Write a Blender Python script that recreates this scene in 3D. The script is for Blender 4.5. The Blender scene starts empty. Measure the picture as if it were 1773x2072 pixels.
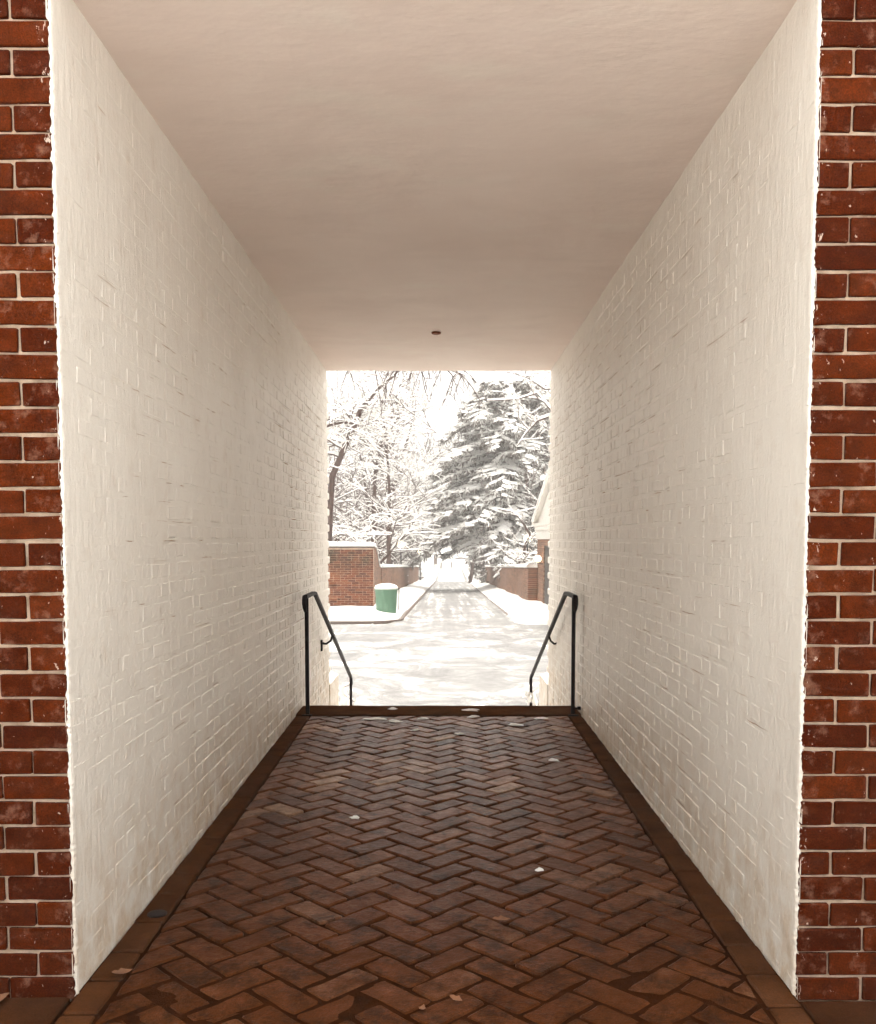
import bpy, math, random
from mathutils import Vector, Matrix, noise
R = math.radians
sc = bpy.context.scene
col = sc.collection

# ------------------------------------------------------------------ camera
CAM_H = 1.13
cam_d = bpy.data.cameras.new('camera')
cam = bpy.data.objects.new('camera', cam_d)
col.objects.link(cam)
cam.location = (0, 0, CAM_H)
cam.rotation_euler = (R(90 - 4.02), 0, 0)
cam_d.sensor_fit = 'HORIZONTAL'
cam_d.sensor_width = 36
cam_d.lens = 36 * 1965 / 1773
cam_d.shift_y = 194 / 1773
cam_d.shift_x = -8.5 / 1773
cam_d.clip_start = 0.05
cam_d.clip_end = 3000
sc.camera = cam

# ------------------------------------------------------------------ world, sun, exposure
SUN_EL, SUN_AZ = 82.0, 0.0      # veiled sun high over the building; overcast
wld = bpy.data.worlds.new('World')
sc.world = wld
wld.use_nodes = True
wn, wl = wld.node_tree.nodes, wld.node_tree.links
wn.clear()
sky = wn.new('ShaderNodeTexSky')
sky.sky_type = 'NISHITA'
sky.sun_disc = False
sky.sun_elevation = R(SUN_EL)
sky.sun_rotation = R(SUN_AZ)
sky.air_density = 1.0
sky.dust_density = 4.0
sky.ozone_density = 1.0
hs = wn.new('ShaderNodeHueSaturation')
hs.inputs['Saturation'].default_value = 0.10
tint = wn.new('ShaderNodeMix'); tint.data_type = 'RGBA'; tint.blend_type = 'MULTIPLY'
tint.inputs[0].default_value = 1.0
tint.inputs[7].default_value = (1.0, 0.95, 0.865, 1)
bg = wn.new('ShaderNodeBackground')
bg.inputs['Strength'].default_value = 0.15
wo = wn.new('ShaderNodeOutputWorld')
wl.new(sky.outputs[0], hs.inputs['Color'])
wl.new(hs.outputs[0], tint.inputs[6])
wl.new(tint.outputs[2], bg.inputs[0])
wl.new(bg.outputs[0], wo.inputs[0])

sun_d = bpy.data.lights.new('sun', 'SUN')
sun_d.energy = 0.5
sun_d.angle = R(150)
sun_d.color = (1.0, 0.95, 0.87)
sun = bpy.data.objects.new('sun', sun_d)
col.objects.link(sun)
_az = R(SUN_AZ)
_sd = Vector((math.sin(_az) * math.cos(R(SUN_EL)), math.cos(_az) * math.cos(R(SUN_EL)), math.sin(R(SUN_EL))))
sun.rotation_euler = (-_sd).to_track_quat('-Z', 'Y').to_euler()
sun.location = (0, -5, 30)

vs = sc.view_settings
sc.display_settings.display_device = 'sRGB'
vs.view_transform = 'Standard'
vs.look = 'None'
vs.exposure = 1.75
vs.gamma = 1.0
cy = sc.cycles
cy.max_bounces = 8
cy.diffuse_bounces = 7
cy.glossy_bounces = 6
cy.volume_bounces = 0
cy.sample_clamp_indirect = 8
cy.use_adaptive_sampling = True
cy.adaptive_threshold = 0.06
cy.adaptive_min_samples = 20
cy.use_denoising = True
try:
    cy.denoiser = 'OPENIMAGEDENOISE'
    cy.denoising_input_passes = 'RGB_ALBEDO_NORMAL'
except Exception:
    pass

# ------------------------------------------------------------------ helpers
def mesh(name, v, f, mat=None, smooth=False):
    me = bpy.data.meshes.new(name)
    me.from_pydata([tuple(p) for p in v], [], f)
    if mat: me.materials.append(mat)
    if smooth:
        me.polygons.foreach_set('use_smooth', [True] * len(me.polygons))
    me.update()
    return me

def ob(name, me, parent=None, loc=None, rot=None, **props):
    o = bpy.data.objects.new(name, me)
    col.objects.link(o)
    if parent is not None: o.parent = parent
    if loc is not None: o.location = loc
    if rot is not None: o.rotation_euler = rot
    for k, x in props.items(): o[k] = x
    return o

def thing(name, loc, label, category, group=None):
    o = bpy.data.objects.new(name, None)
    col.objects.link(o)
    o.location = loc
    o.empty_display_size = 0.1
    o['label'] = label; o['category'] = category; o['kind'] = 'thing'
    if group: o['group'] = group
    return o

class MB:
    def __init__(s): s.v = []; s.f = []
    def box(s, x0, x1, y0, y1, z0, z1):
        b = len(s.v)
        s.v += [(x0,y0,z0),(x1,y0,z0),(x1,y1,z0),(x0,y1,z0),(x0,y0,z1),(x1,y0,z1),(x1,y1,z1),(x0,y1,z1)]
        s.f += [(b,b+3,b+2,b+1),(b+4,b+5,b+6,b+7),(b,b+1,b+5,b+4),(b+1,b+2,b+6,b+5),(b+2,b+3,b+7,b+6),(b+3,b,b+4,b+7)]
        return s
    def add(s, v, f):
        b = len(s.v)
        s.v += v
        s.f += [tuple(i + b for i in q) for q in f]
        return s
    def tube(s, pts, rad, n=6, cap=True, up=None, sx=1.0):
        pts = [Vector(p) for p in pts]
        if not hasattr(rad, '__len__'): rad = [rad] * len(pts)
        b = len(s.v)
        prev = None
        for i, p in enumerate(pts):
            d = (pts[min(i+1, len(pts)-1)] - pts[max(i-1, 0)])
            if d.length < 1e-9: d = Vector((0, 0, 1))
            d.normalize()
            a = up if up is not None else prev
            if a is None: a = Vector((0, 0, 1)) if abs(d.z) < 0.9 else Vector((1, 0, 0))
            x = d.cross(a)
            if x.length < 1e-6: x = d.cross(Vector((0.3, 1, 0.2)))
            x.normalize(); y = x.cross(d)
            prev = y
            for k in range(n):
                t = 2 * math.pi * (k + 0.5) / n
                q = p + (x * math.cos(t) * sx + y * math.sin(t)) * rad[i]
                s.v.append((q.x, q.y, q.z))
        for i in range(len(pts) - 1):
            for k in range(n):
                a0 = b + i*n + k; a1 = b + i*n + (k+1) % n
                s.f.append((a0, a1, a1 + n, a0 + n))
        if cap:
            s.f.append(tuple(b + k for k in range(n))[::-1])
            s.f.append(tuple(b + (len(pts)-1)*n + k for k in range(n)))
        return s
    def snow_strip(s, pts, w, h, off):
        """a ridge of snow lying on a branch: three-point cross-section"""
        pts = [Vector(p) for p in pts]
        b = len(s.v); n = len(pts)
        for i, p in enumerate(pts):
            d = pts[min(i+1, n-1)] - pts[max(i-1, 0)]
            x = Vector((d.y, -d.x, 0))
            if x.length < 1e-6: x = Vector((1, 0, 0))
            x.normalize()
            ww, hh, oo = w[i], h[i], off[i]
            for q in (p - x*ww + Vector((0,0,oo*0.3)), p + Vector((0,0,oo+hh)), p + x*ww + Vector((0,0,oo*0.3))):
                s.v.append((q.x, q.y, q.z))
        for i in range(n-1):
            for k in range(3):
                a0 = b+i*3+k; a1 = b+i*3+(k+1)%3
                s.f.append((a0, a0+3, a1+3, a1))
        return s
    def mesh(s, name, mat, smooth=False): return mesh(name, s.v, s.f, mat, smooth)
    def build(s, name, mat, parent=None, smooth=False, loc=None, **props):
        return ob(name, s.mesh(name, mat, smooth), parent, loc, **props)

def lathe(profile, n=24):
    v, f = [], []
    for r, z in profile:
        for k in range(n):
            t = 2*math.pi*k/n
            v.append((r*math.cos(t), r*math.sin(t), z))
    for i in range(len(profile)-1):
        for k in range(n):
            a = i*n+k; b = i*n+(k+1)%n
            f.append((a, b, b+n, a+n))
    f.append(tuple(range(n))[::-1])
    f.append(tuple((len(profile)-1)*n+k for k in range(n)))
    return v, f

def fbm(x, y, z=0.0, o=4):
    s, a = 0.0, 0.5
    for _ in range(o):
        s += a * noise.noise((x, y, z)); x *= 2.03; y *= 2.03; z *= 2.03; a *= 0.5
    return s

# ------------------------------------------------------------------ material helpers
class NT:
    def __init__(s, name):
        m = bpy.data.materials.new(name); m.use_nodes = True
        s.m = m; s.n = m.node_tree.nodes; s.l = m.node_tree.links
        s.n.clear()
        s.out = s.n.new('ShaderNodeOutputMaterial')
        s.b = s.n.new('ShaderNodeBsdfPrincipled')
        s.l.new(s.b.outputs[0], s.out.inputs[0])
        s._pos = None
    def set(s, **k):
        for a, x in k.items(): s.b.inputs[a.replace('_', ' ')].default_value = x
    def link(s, a, b): s.l.new(a, b)
    def pos(s):
        if s._pos is None: s._pos = s.n.new('ShaderNodeNewGeometry')
        return s._pos.outputs['Position']
    def objc(s): return s.n.new('ShaderNodeTexCoord').outputs['Object']
    def map(s, vec, scale=(1,1,1), loc=(0,0,0)):
        m = s.n.new('ShaderNodeMapping'); s.link(vec, m.inputs[0])
        m.inputs['Scale'].default_value = scale; m.inputs['Location'].default_value = loc
        return m.outputs[0]
    def noise(s, vec, scale, detail=4, rough=0.55, dist=0.0):
        t = s.n.new('ShaderNodeTexNoise')
        s.link(vec, t.inputs['Vector'])
        t.inputs['Scale'].default_value = scale; t.inputs['Detail'].default_value = detail
        t.inputs['Roughness'].default_value = rough; t.inputs['Distortion'].default_value = dist
        return t.outputs[0]
    def voro(s, vec, scale, feature='F1'):
        t = s.n.new('ShaderNodeTexVoronoi'); t.feature = feature
        s.link(vec, t.inputs['Vector']); t.inputs['Scale'].default_value = scale
        return t.outputs['Distance']
    def ramp(s, fac, *stops):
        r = s.n.new('ShaderNodeValToRGB'); s.link(fac, r.inputs[0])
        e = r.color_ramp.elements
        while len(e) < len(stops): e.new(0.5)
        for k, (p, c) in enumerate(stops):
            e[k].position = p
            e[k].color = (c, c, c, 1) if not hasattr(c, '__len__') else (*c, 1)
        return r.outputs[0]
    def mix(s, fac, a, b, mode='MIX'):
        m = s.n.new('ShaderNodeMix'); m.data_type = 'RGBA'; m.blend_type = mode
        for sock, x in ((m.inputs[0], fac), (m.inputs[6], a), (m.inputs[7], b)):
            if hasattr(x, 'is_linked') or isinstance(x, bpy.types.NodeSocket): s.link(x, sock)
            elif hasattr(x, '__len__'): sock.default_value = (*x, 1) if len(x) == 3 else x
            else: sock.default_value = x if sock == m.inputs[0] else (x, x, x, 1)
        return m.outputs[2]
    def math(s, op, a, b=0.0, c=None):
        m = s.n.new('ShaderNodeMath'); m.operation = op
        for k, x in enumerate((a, b) if c is None else (a, b, c)):
            if isinstance(x, bpy.types.NodeSocket): s.link(x, m.inputs[k])
            else: m.inputs[k].default_value = x
        return m.outputs[0]
    def sep(s, vec):
        m = s.n.new('ShaderNodeSeparateXYZ'); s.link(vec, m.inputs[0]); return m.outputs
    def comb(s, x, y, z):
        m = s.n.new('ShaderNodeCombineXYZ')
        for k, q in enumerate((x, y, z)):
            if isinstance(q, bpy.types.NodeSocket): s.link(q, m.inputs[k])
            else: m.inputs[k].default_value = q
        return m.outputs[0]
    def rnd(s): return s.n.new('ShaderNodeObjectInfo').outputs['Random']
    def island(s):
        if s._pos is None: s.pos()
        return s._pos.outputs['Random Per Island']
    def bump(s, h, strength=0.3, dist=0.01, chain=None):
        b = s.n.new('ShaderNodeBump'); s.link(h, b.inputs['Height'])
        b.inputs['Strength'].default_value = strength; b.inputs['Distance'].default_value = dist
        if chain is not None: s.link(chain, b.inputs['Normal'])
        s.link(b.outputs[0], s.b.inputs['Normal'])
        return b.outputs[0]
    def color(s, x):
        if isinstance(x, bpy.types.NodeSocket): s.link(x, s.b.inputs['Base Color'])
        else: s.b.inputs['Base Color'].default_value = (*x, 1)
    def rough(s, x):
        if isinstance(x, bpy.types.NodeSocket): s.link(x, s.b.inputs['Roughness'])
        else: s.b.inputs['Roughness'].default_value = x

LX, RX = -0.944, 0.908         # passage wall planes
YF, YB = 2.43, 8.04            # passage near and far faces
CEIL = 2.505
CR = 0.0660                    # brick course height

def m_red_brick():
    t = NT('red_brick'); p = t.pos()
    rnd = t.rnd()
    base = t.ramp(rnd, (0.0, (0.074, 0.0110, 0.0019)), (0.35, (0.094, 0.0150, 0.0023)), (0.7, (0.116, 0.0195, 0.0029)), (1.0, (0.138, 0.025, 0.0038)))
    off = t.n.new('ShaderNodeVectorMath'); off.operation = 'ADD'
    t.link(p, off.inputs[0]); t.link(t.comb(t.math('MULTIPLY', rnd, 37.0), 0, t.math('MULTIPLY', rnd, 11.0)), off.inputs[1])
    q = off.outputs[0]
    blotch = t.ramp(t.noise(q, 22, 5, 0.6), (0.35, 0.0), (0.68, 1.0))
    c = t.mix(blotch, base, t.mix(0.55, base, (0.024, 0.0042, 0.0016)))
    lightb = t.ramp(t.noise(t.map(q, (1, 1, 2.2), (3, 1, 7)), 14, 5, 0.65), (0.55, 0.0), (0.75, 0.55))
    c = t.mix(lightb, c, (0.16, 0.042, 0.014))
    grain = t.ramp(t.noise(p, 260, 3, 0.7), (0.3, 0.45), (0.72, 1.35))
    c = t.mix(1.0, c, grain, 'MULTIPLY')
    # paint and lime smears: rare flecks everywhere, many close to the painted corner
    x = t.sep(p)[0]
    dl = t.math('ABSOLUTE', t.math('SUBTRACT', t.math('ABSOLUTE', t.math('ADD', x, 0.018)), 0.926))
    near = t.ramp(dl, (0.0, 1.0), (0.055, 0.0))
    fl = t.noise(t.map(p, (1.0, 1, 0.55), (9, 2, 4)), 75, 3, 0.65, 0.6)
    flecks = t.ramp(t.math('ADD', fl, t.math('MULTIPLY', near, 0.085)), (0.70, 0.0), (0.735, 1.0))
    c = t.mix(t.math('MULTIPLY', flecks, 0.85), c, (0.62, 0.50, 0.42))
    wash = t.ramp(t.math('ADD', t.noise(t.map(p, (1, 1, 1), (2, 5, 1)), 24, 6, 0.7), t.math('MULTIPLY', near, 0.06)), (0.56, 0.0), (0.74, 0.5))
    c = t.mix(wash, c, (0.34, 0.18, 0.12))
    t.color(c); t.rough(0.85); t.set(Specular_IOR_Level=0.03)
    n1 = t.bump(t.noise(p, 60, 6, 0.65), 0.5, 0.006)
    t.bump(t.noise(p, 260, 3, 0.6), 0.35, 0.002, n1)
    return t.m

def m_mortar():
    t = NT('lime_mortar'); p = t.pos()
    c = t.ramp(t.noise(p, 18, 5, 0.6), (0.3, (0.36, 0.25, 0.17)), (0.5, (0.60, 0.46, 0.34)), (0.75, (0.74, 0.60, 0.47)))
    d = t.ramp(t.noise(t.map(p, (1, 1, 1), (4, 4, 4)), 9, 4, 0.6), (0.55, 0.0), (0.72, 0.6))
    c = t.mix(d, c, (0.30, 0.20, 0.14))
    t.color(c); t.rough(0.9)
    t.bump(t.noise(p, 140, 5, 0.7), 0.6, 0.004)
    return t.m

def m_paint(name='white_paint', warm=0.0):
    t = NT(name); p = t.pos()
    lo = t.noise(t.map(p, (1, 1, 0.6)), 2.2, 3, 0.6)
    mid = t.noise(t.map(p, (1.0, 1.0, 0.8), (7, 3, 1)), 13, 4, 0.7)
    run = t.noise(t.map(p, (1, 1, 0.25)), 38, 2, 0.6, 0.3)
    fine = t.noise(p, 110, 2, 0.65)
    c = t.ramp(lo, (0.3, (0.79, 0.745, 0.68)), (0.7, (0.85, 0.815, 0.755)))
    c = t.mix(t.ramp(mid, (0.56, 0.0), (0.76, 0.38)), c, (0.60, 0.50, 0.40))
    c = t.mix(t.ramp(fine, (0.70, 0.0), (0.78, 0.30)), c, (0.45, 0.34, 0.25))
    z = t.sep(p)[2]
    # old splash stains low on the walls
    c = t.mix(t.math('MULTIPLY', t.ramp(z, (0.0, 1.0), (0.45, 0.0)), t.ramp(mid, (0.36, 0.0), (0.62, 0.70))), c, (0.56, 0.42, 0.28))
    t.color(c); t.rough(0.5)
    h = t.math('ADD', t.math('MULTIPLY', run, 1.15), t.math('ADD', t.math('MULTIPLY', mid, 0.7), t.math('MULTIPLY', fine, 0.35)))
    t.bump(h, 0.48, 0.009)
    return t.m

def m_ceiling():
    t = NT('ceiling_plaster'); p = t.pos()
    c = t.ramp(t.noise(t.map(p, (1.0, 0.6, 1)), 1.4, 5, 0.55), (0.3, (0.81, 0.69, 0.62)), (0.7, (0.87, 0.76, 0.69)))
    st = t.ramp(t.noise(t.map(p, (1.0, 1.6, 1), (3, 6, 0)), 1.7, 4, 0.6, 0.6), (0.45, 0.0), (0.72, 0.30))
    c = t.mix(st, c, (0.66, 0.54, 0.47))
    st2 = t.ramp(t.noise(t.map(p, (1.0, 1.5, 1), (13, 2, 0)), 2.6, 4, 0.6, 0.4), (0.56, 0.0), (0.72, 0.35))
    c = t.mix(st2, c, (0.85, 0.80, 0.71))
    t.color(c); t.rough(0.7)
    n1 = t.bump(t.noise(t.map(p, (1, 1.6, 1)), 5, 4, 0.6), 0.25, 0.02)
    t.bump(t.noise(p, 160, 3, 0.6), 0.12, 0.002, n1)
    return t.m

def m_floor_brick(use_island=False):
    t = NT('paving_brick' + ('_run' if use_island else '')); p = t.pos()
    rnd = t.island() if use_island else t.rnd()
    base = t.ramp(rnd, (0.0, (0.085, 0.026, 0.009)), (0.3, (0.14, 0.046, 0.016)), (0.65, (0.185, 0.064, 0.024)), (0.92, (0.235, 0.090, 0.037)), (1.0, (0.36, 0.21, 0.13)))
    n17 = t.noise(p, 17, 5, 0.65); n9 = t.noise(t.map(p, (1, 1, 1), (2, 9, 0)), 9.5, 6, 0.72); fine = t.noise(p, 240, 2, 0.6)
    n45 = t.noise(p, 48, 4, 0.65)
    c = t.mix(t.ramp(n17, (0.35, 0.0), (0.72, 0.6)), base, (0.040, 0.013, 0.005))
    c = t.mix(t.ramp(t.noise(t.map(p, (1, 1, 1), (5, 1, 2)), 11, 5, 0.7), (0.56, 0.0), (0.76, 0.30)), c, (0.24, 0.13, 0.08))
    y = t.sep(p)[1]
    # trodden-in dirt and damp blots towards the court end
    court = t.ramp(t.math('DIVIDE', y, 10.0), (0.24, 1.0), (0.46, 0.0))
    c = t.mix(t.math('MULTIPLY', court, t.ramp(n17, (0.25, 0.72), (0.62, 1.0))), c, (0.054, 0.0155, 0.0034))
    spots = t.ramp(t.math('ADD', t.math('ADD', t.math('MULTIPLY', n9, 0.72), t.math('MULTIPLY', n45, 0.28)), t.math('MULTIPLY', court, 0.035)), (0.52, 0.0), (0.63, 0.75))
    c = t.mix(spots, c, (0.016, 0.006, 0.003))
    c = t.mix(1.0, c, t.ramp(fine, (0.3, 0.68), (0.72, 1.28)), 'MULTIPLY')
    t.color(c); t.link(t.math('SUBTRACT', 0.12, t.math('MULTIPLY', court, 0.11)), t.b.inputs['Specular IOR Level'])
    t.rough(t.ramp(n17, (0.3, 0.32), (0.7, 0.55)))
    t.bump(t.math('ADD', n45, t.math('MULTIPLY', fine, 0.25)), 0.6, 0.006)
    return t.m

def m_dirt():
    t = NT('joint_dirt'); p = t.pos()
    c = t.ramp(t.noise(p, 14, 6, 0.7), (0.3, (0.008, 0.003, 0.0015)), (0.55, (0.020, 0.0065, 0.0025)), (0.8, (0.055, 0.017, 0.0055)))
    court = t.ramp(t.math('DIVIDE', t.sep(p)[1], 10.0), (0.20, 1.0), (0.38, 0.0))
    c = t.mix(t.math('MULTIPLY', court, t.ramp(t.noise(p, 7, 5, 0.7), (0.35, 0.2), (0.6, 0.85))), c, (0.030, 0.0085, 0.0020))
    t.color(c); t.rough(0.9); t.set(Specular_IOR_Level=0.0)
    t.bump(t.noise(p, 150, 5, 0.7), 0.7, 0.004)
    return t.m

def m_stone(name='brown_stone', a=(0.042, 0.015, 0.0055), b=(0.092, 0.036, 0.0135), rough=0.85):
    t = NT(name); p = t.pos()
    c = t.ramp(t.noise(p, 7, 7, 0.65), (0.3, a), (0.7, b))
    sp = t.ramp(t.noise(t.map(p, (1, 1, 1), (3, 3, 3)), 30, 4, 0.7), (0.62, 0.0), (0.72, 0.7))
    c = t.mix(sp, c, (0.03, 0.012, 0.005))
    t.set(Specular_IOR_Level=0.0)
    grain = t.ramp(t.noise(p, 300, 2, 0.6), (0.3, 0.72), (0.72, 1.22))
    c = t.mix(1.0, c, grain, 'MULTIPLY')
    t.color(c); t.rough(rough)
    t.bump(t.noise(p, 80, 6, 0.7), 0.5, 0.004)
    return t.m

def m_plain(name, c, rough=0.6, var=0.15, scale=30, metal=0.0, bump=0.2, spec=0.5):
    t = NT(name); p = t.pos()
    lo = tuple(x * (1 - var) for x in c); hi = tuple(min(1, x * (1 + var)) for x in c)
    t.color(t.ramp(t.noise(p, scale, 5, 0.65), (0.3, lo), (0.7, hi)))
    t.rough(rough); t.set(Metallic=metal, Specular_IOR_Level=spec)
    if bump: t.bump(t.noise(p, scale * 4, 4, 0.6), bump, 0.003)
    return t.m

def m_snow(name='snow', big=True):
    t = NT(name); p = t.pos()
    t.color(t.ramp(t.noise(p, 3, 5, 0.6), (0.3, (0.84, 0.84, 0.83)), (0.7, (0.91, 0.90, 0.88))))
    t.rough(0.75)
    if big:
        n1 = t.bump(t.noise(p, 2.5, 5, 0.6), 0.5, 0.06)
        t.bump(t.noise(p, 30, 4, 0.6), 0.3, 0.01, n1)
    return t.m

def m_slush():
    """trodden and driven-over snow: packed white over wet grey asphalt"""
    t = NT('slush'); p = t.pos()
    y = t.sep(p)[1]
    lane = t.ramp(t.math('DIVIDE', y, 60.0), (0.34, 0.0), (0.46, 1.0))
    across = t.noise(t.map(p, (1.0, 0.75, 1)), 1.0, 9, 0.76, 0.9)
    along = t.noise(t.map(p, (4.2, 0.09, 1)), 1.0, 5, 0.6, 0.2)
    patch = t.noise(t.map(p, (0.9, 0.55, 1), (4, 2, 0)), 1.5, 8, 0.72, 0.8)
    h = t.mix(lane, across, t.mix(0.5, along, patch))
    c = t.ramp(h, (0.34, (0.15, 0.148, 0.148)), (0.45, (0.215, 0.212, 0.21)), (0.52, (0.28, 0.277, 0.272)), (0.56, (0.45, 0.446, 0.437)), (0.605, (0.87, 0.865, 0.84)))
    t.color(c)
    t.rough(0.6)
    t.bump(h, 0.5, 0.06)
    return t.m

def m_far_brick(name='far_brick', axis='x', c1=(0.30, 0.105, 0.042, 1), c2=(0.14, 0.040, 0.017, 1), mortar=(0.42, 0.32, 0.24, 1), wear=1.0):
    t = NT(name); p = t.pos(); s = t.sep(p)
    v = t.comb(s[0] if axis == 'x' else s[1], s[2], 0.0)
    b = t.n.new('ShaderNodeTexBrick'); t.link(v, b.inputs['Vector'])
    b.inputs['Scale'].default_value = 1.0
    b.inputs['Brick Width'].default_value = 0.21; b.inputs['Row Height'].default_value = 0.0677
    b.inputs['Mortar Size'].default_value = 0.006; b.inputs['Mortar Smooth'].default_value = 0.3
    b.inputs['Color1'].default_value = c1; b.inputs['Color2'].default_value = c2
    b.inputs['Mortar'].default_value = mortar
    dirt = t.ramp(t.noise(p, 2.6, 6, 0.7), (0.42, 0.0), (0.66, 0.8 * wear))
    c = t.mix(dirt, b.outputs[0], (0.13, 0.075, 0.036))
    c = t.mix(t.ramp(t.noise(t.map(p, (1, 0.5, 1), (3, 3, 9)), 1.9, 5, 0.7), (0.54, 0.0), (0.7, 0.6 * wear)), c, (0.40, 0.25, 0.15))
    c = t.mix(t.ramp(t.noise(t.map(p, (0.4, 0.4, 7.0), (1, 2, 3)), 1.6, 5, 0.65), (0.42, 0.0), (0.62, 0.55 * wear)), c, (0.075, 0.036, 0.018))
    t.color(c); t.rough(0.85)
    t.bump(b.outputs[1], -0.5, 0.008)
    return t.m

def m_wall_brick_far():
    t = NT('weathered_brick'); p = t.pos(); rnd = t.rnd()
    base = t.ramp(rnd, (0.0, (0.085, 0.022, 0.008)), (0.4, (0.18, 0.050, 0.017)), (1.0, (0.27, 0.092, 0.034)))
    z = t.sep(p)[2]
    top = t.ramp(t.math('MULTIPLY', t.math('ADD', z, 1.0), 0.5), (0.50, 0.0), (0.80, 1.0))
    moss = t.math('MULTIPLY', top, t.ramp(t.noise(p, 3.2, 6, 0.7), (0.40, 0.0), (0.62, 0.95)))
    c = t.mix(moss, base, (0.055, 0.040, 0.018))
    lime = t.ramp(t.noise(t.map(p, (1, 1, 1), (5, 5, 5)), 5, 6, 0.7), (0.62, 0.0), (0.72, 0.6))
    c = t.mix(lime, c, (0.40, 0.30, 0.22))
    t.color(c); t.rough(0.85)
    return t.m

def m_emit(name, c, s):
    t = NT(name)
    t.color(c); t.rough(0.4)
    t.b.inputs['Emission Color'].default_value = (*c, 1)
    t.b.inputs['Emission Strength'].default_value = s
    return t.m

def m_needles():
    t = NT('conifer_needles'); p = t.pos()
    c = t.ramp(t.noise(p, 2.0, 4, 0.6), (0.3, (0.072, 0.056, 0.046)), (0.7, (0.13, 0.102, 0.085)))
    t.color(c); t.rough(0.75)
    return t.m

M = dict(grime=m_plain('joint_grime', (0.42, 0.29, 0.20), 0.9, 0.3, 30), brick=m_red_brick(), mortar=m_mortar(), paint=m_paint(), ceil=m_ceiling(), floor=m_floor_brick(), floor_run=m_floor_brick(True),
         dirt=m_dirt(), stone=m_stone(), slab=m_stone('court_slab', (0.026, 0.009, 0.0035), (0.062, 0.023, 0.009)),
         step=m_stone('grey_step', (0.25, 0.22, 0.19), (0.42, 0.38, 0.33)),
         iron=m_plain('black_iron', (0.008, 0.004, 0.004), 0.55, 0.2, 60, 0.0, 0.15, 0.12),
         snow=m_snow(), snow_tree=m_snow('branch_snow', False), slush=m_slush(),
         wbx=m_far_brick('garden_brick_x', 'x'), wby=m_far_brick('garden_brick_y', 'y'), facade=m_far_brick('facade_brick', 'x', (0.12, 0.024, 0.0045, 1), (0.07, 0.012, 0.0025, 1), (0.60, 0.46, 0.34, 1), 0.15), wfar=m_wall_brick_far(),
         oldmortar=m_plain('old_mortar', (0.58, 0.45, 0.35), 0.9, 0.3, 6), cap=m_plain('dark_coping', (0.06, 0.035, 0.022), 0.8),
         green=m_plain('green_metal', (0.095, 0.205, 0.13), 0.5, 0.12, 4, 0.0, 0.05), bark=m_plain('bark', (0.075, 0.042, 0.032), 0.9, 0.4, 9),
         twig=m_plain('twig', (0.070, 0.038, 0.031), 0.9, 0.3, 3, 0, 0), needles=m_needles(),
         globe=m_emit('lamp_glow', (1.0, 0.80, 0.50), 3.0), white=m_plain('white_joinery', (0.72, 0.69, 0.64), 0.5, 0.05, 5),
         kerb=m_plain('kerb_stone', (0.16, 0.12, 0.10), 0.85), door=m_plain('dark_door', (0.02, 0.012, 0.010), 0.5),
         leaf=m_plain('dry_leaf', (0.15, 0.062, 0.025), 0.7, 0.35, 40), rust=m_plain('rusty_iron', (0.20, 0.06, 0.025), 0.8, 0.4, 60))

# ------------------------------------------------------------------ ground outside, as one sheet
def road_slope(y):
    if y < 26: return -1.0
    if y < 93: return -1.0 - 0.0275 * (y - 26)
    return -1.0 - 0.0275 * 67 - 0.0008 * (y - 93)
def lat(x, y): return x - 0.0076 * y
KL, KR = -1.33, 1.66           # road edges
def ground_h(x, y):
    if y < 6.7: return -0.14
    z = road_slope(y)
    l = lat(x, y)
    if y > 24.6:
        bank = 0.0
        if l < KL: bank = 0.12 + 0.16 * min(1, max(0, (KL - l) / 0.9))
        elif l > KR: bank = 0.05 + 0.24 * min(1, max(0, (l - KR) / 0.8))
        else: bank = -0.08
        if y < 25.4 and l < KL and l > KL - 0.8:     # rounded kerb corner
            dx = l - (KL - 0.8); dy = 25.4 - y
            if dx * dx + dy * dy > 0.64: bank = -0.08
        if y > 90: bank *= max(0.0, 1 - (y - 90) / 4)
        z += bank
        if bank > 0: z += 0.05 * fbm(x * 0.9, y * 0.9) + 0.015 * fbm(x * 4, y * 4)
    elif y > 9.3:
        z += -0.08
    return z
def axis(segs):
    out = []
    for a, b, s in segs:
        n = max(1, round((b - a) / s)); out += [a + (b - a) * i / n for i in range(n)]
    out.append(segs[-1][1]); return out
xs = axis([(-400, -40, 60), (-40, -10, 5), (-10, -4.5, 0.5), (-4.5, 5.5, 0.11), (5.5, 12, 0.5), (12, 40, 4), (40, 400, 60)])
ys = axis([(-300, -20, 40), (-20, 0, 4), (0, 6.6, 1.1), (6.6, 6.8, 0.1), (6.8, 24, 1.2), (24, 40, 0.16), (40, 100, 0.6), (100, 200, 8), (200, 900, 100)])
v = [(x, y, ground_h(x, y) if y > 6.6 else -0.14) for y in ys for x in xs]
nx = len(xs)
f = [(j*nx+i, j*nx+i+1, (j+1)*nx+i+1, (j+1)*nx+i) for j in range(len(ys)-1) for i in range(nx-1)]
ob('ground', mesh('ground', v, f, M['snow'], True), kind='structure')

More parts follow.
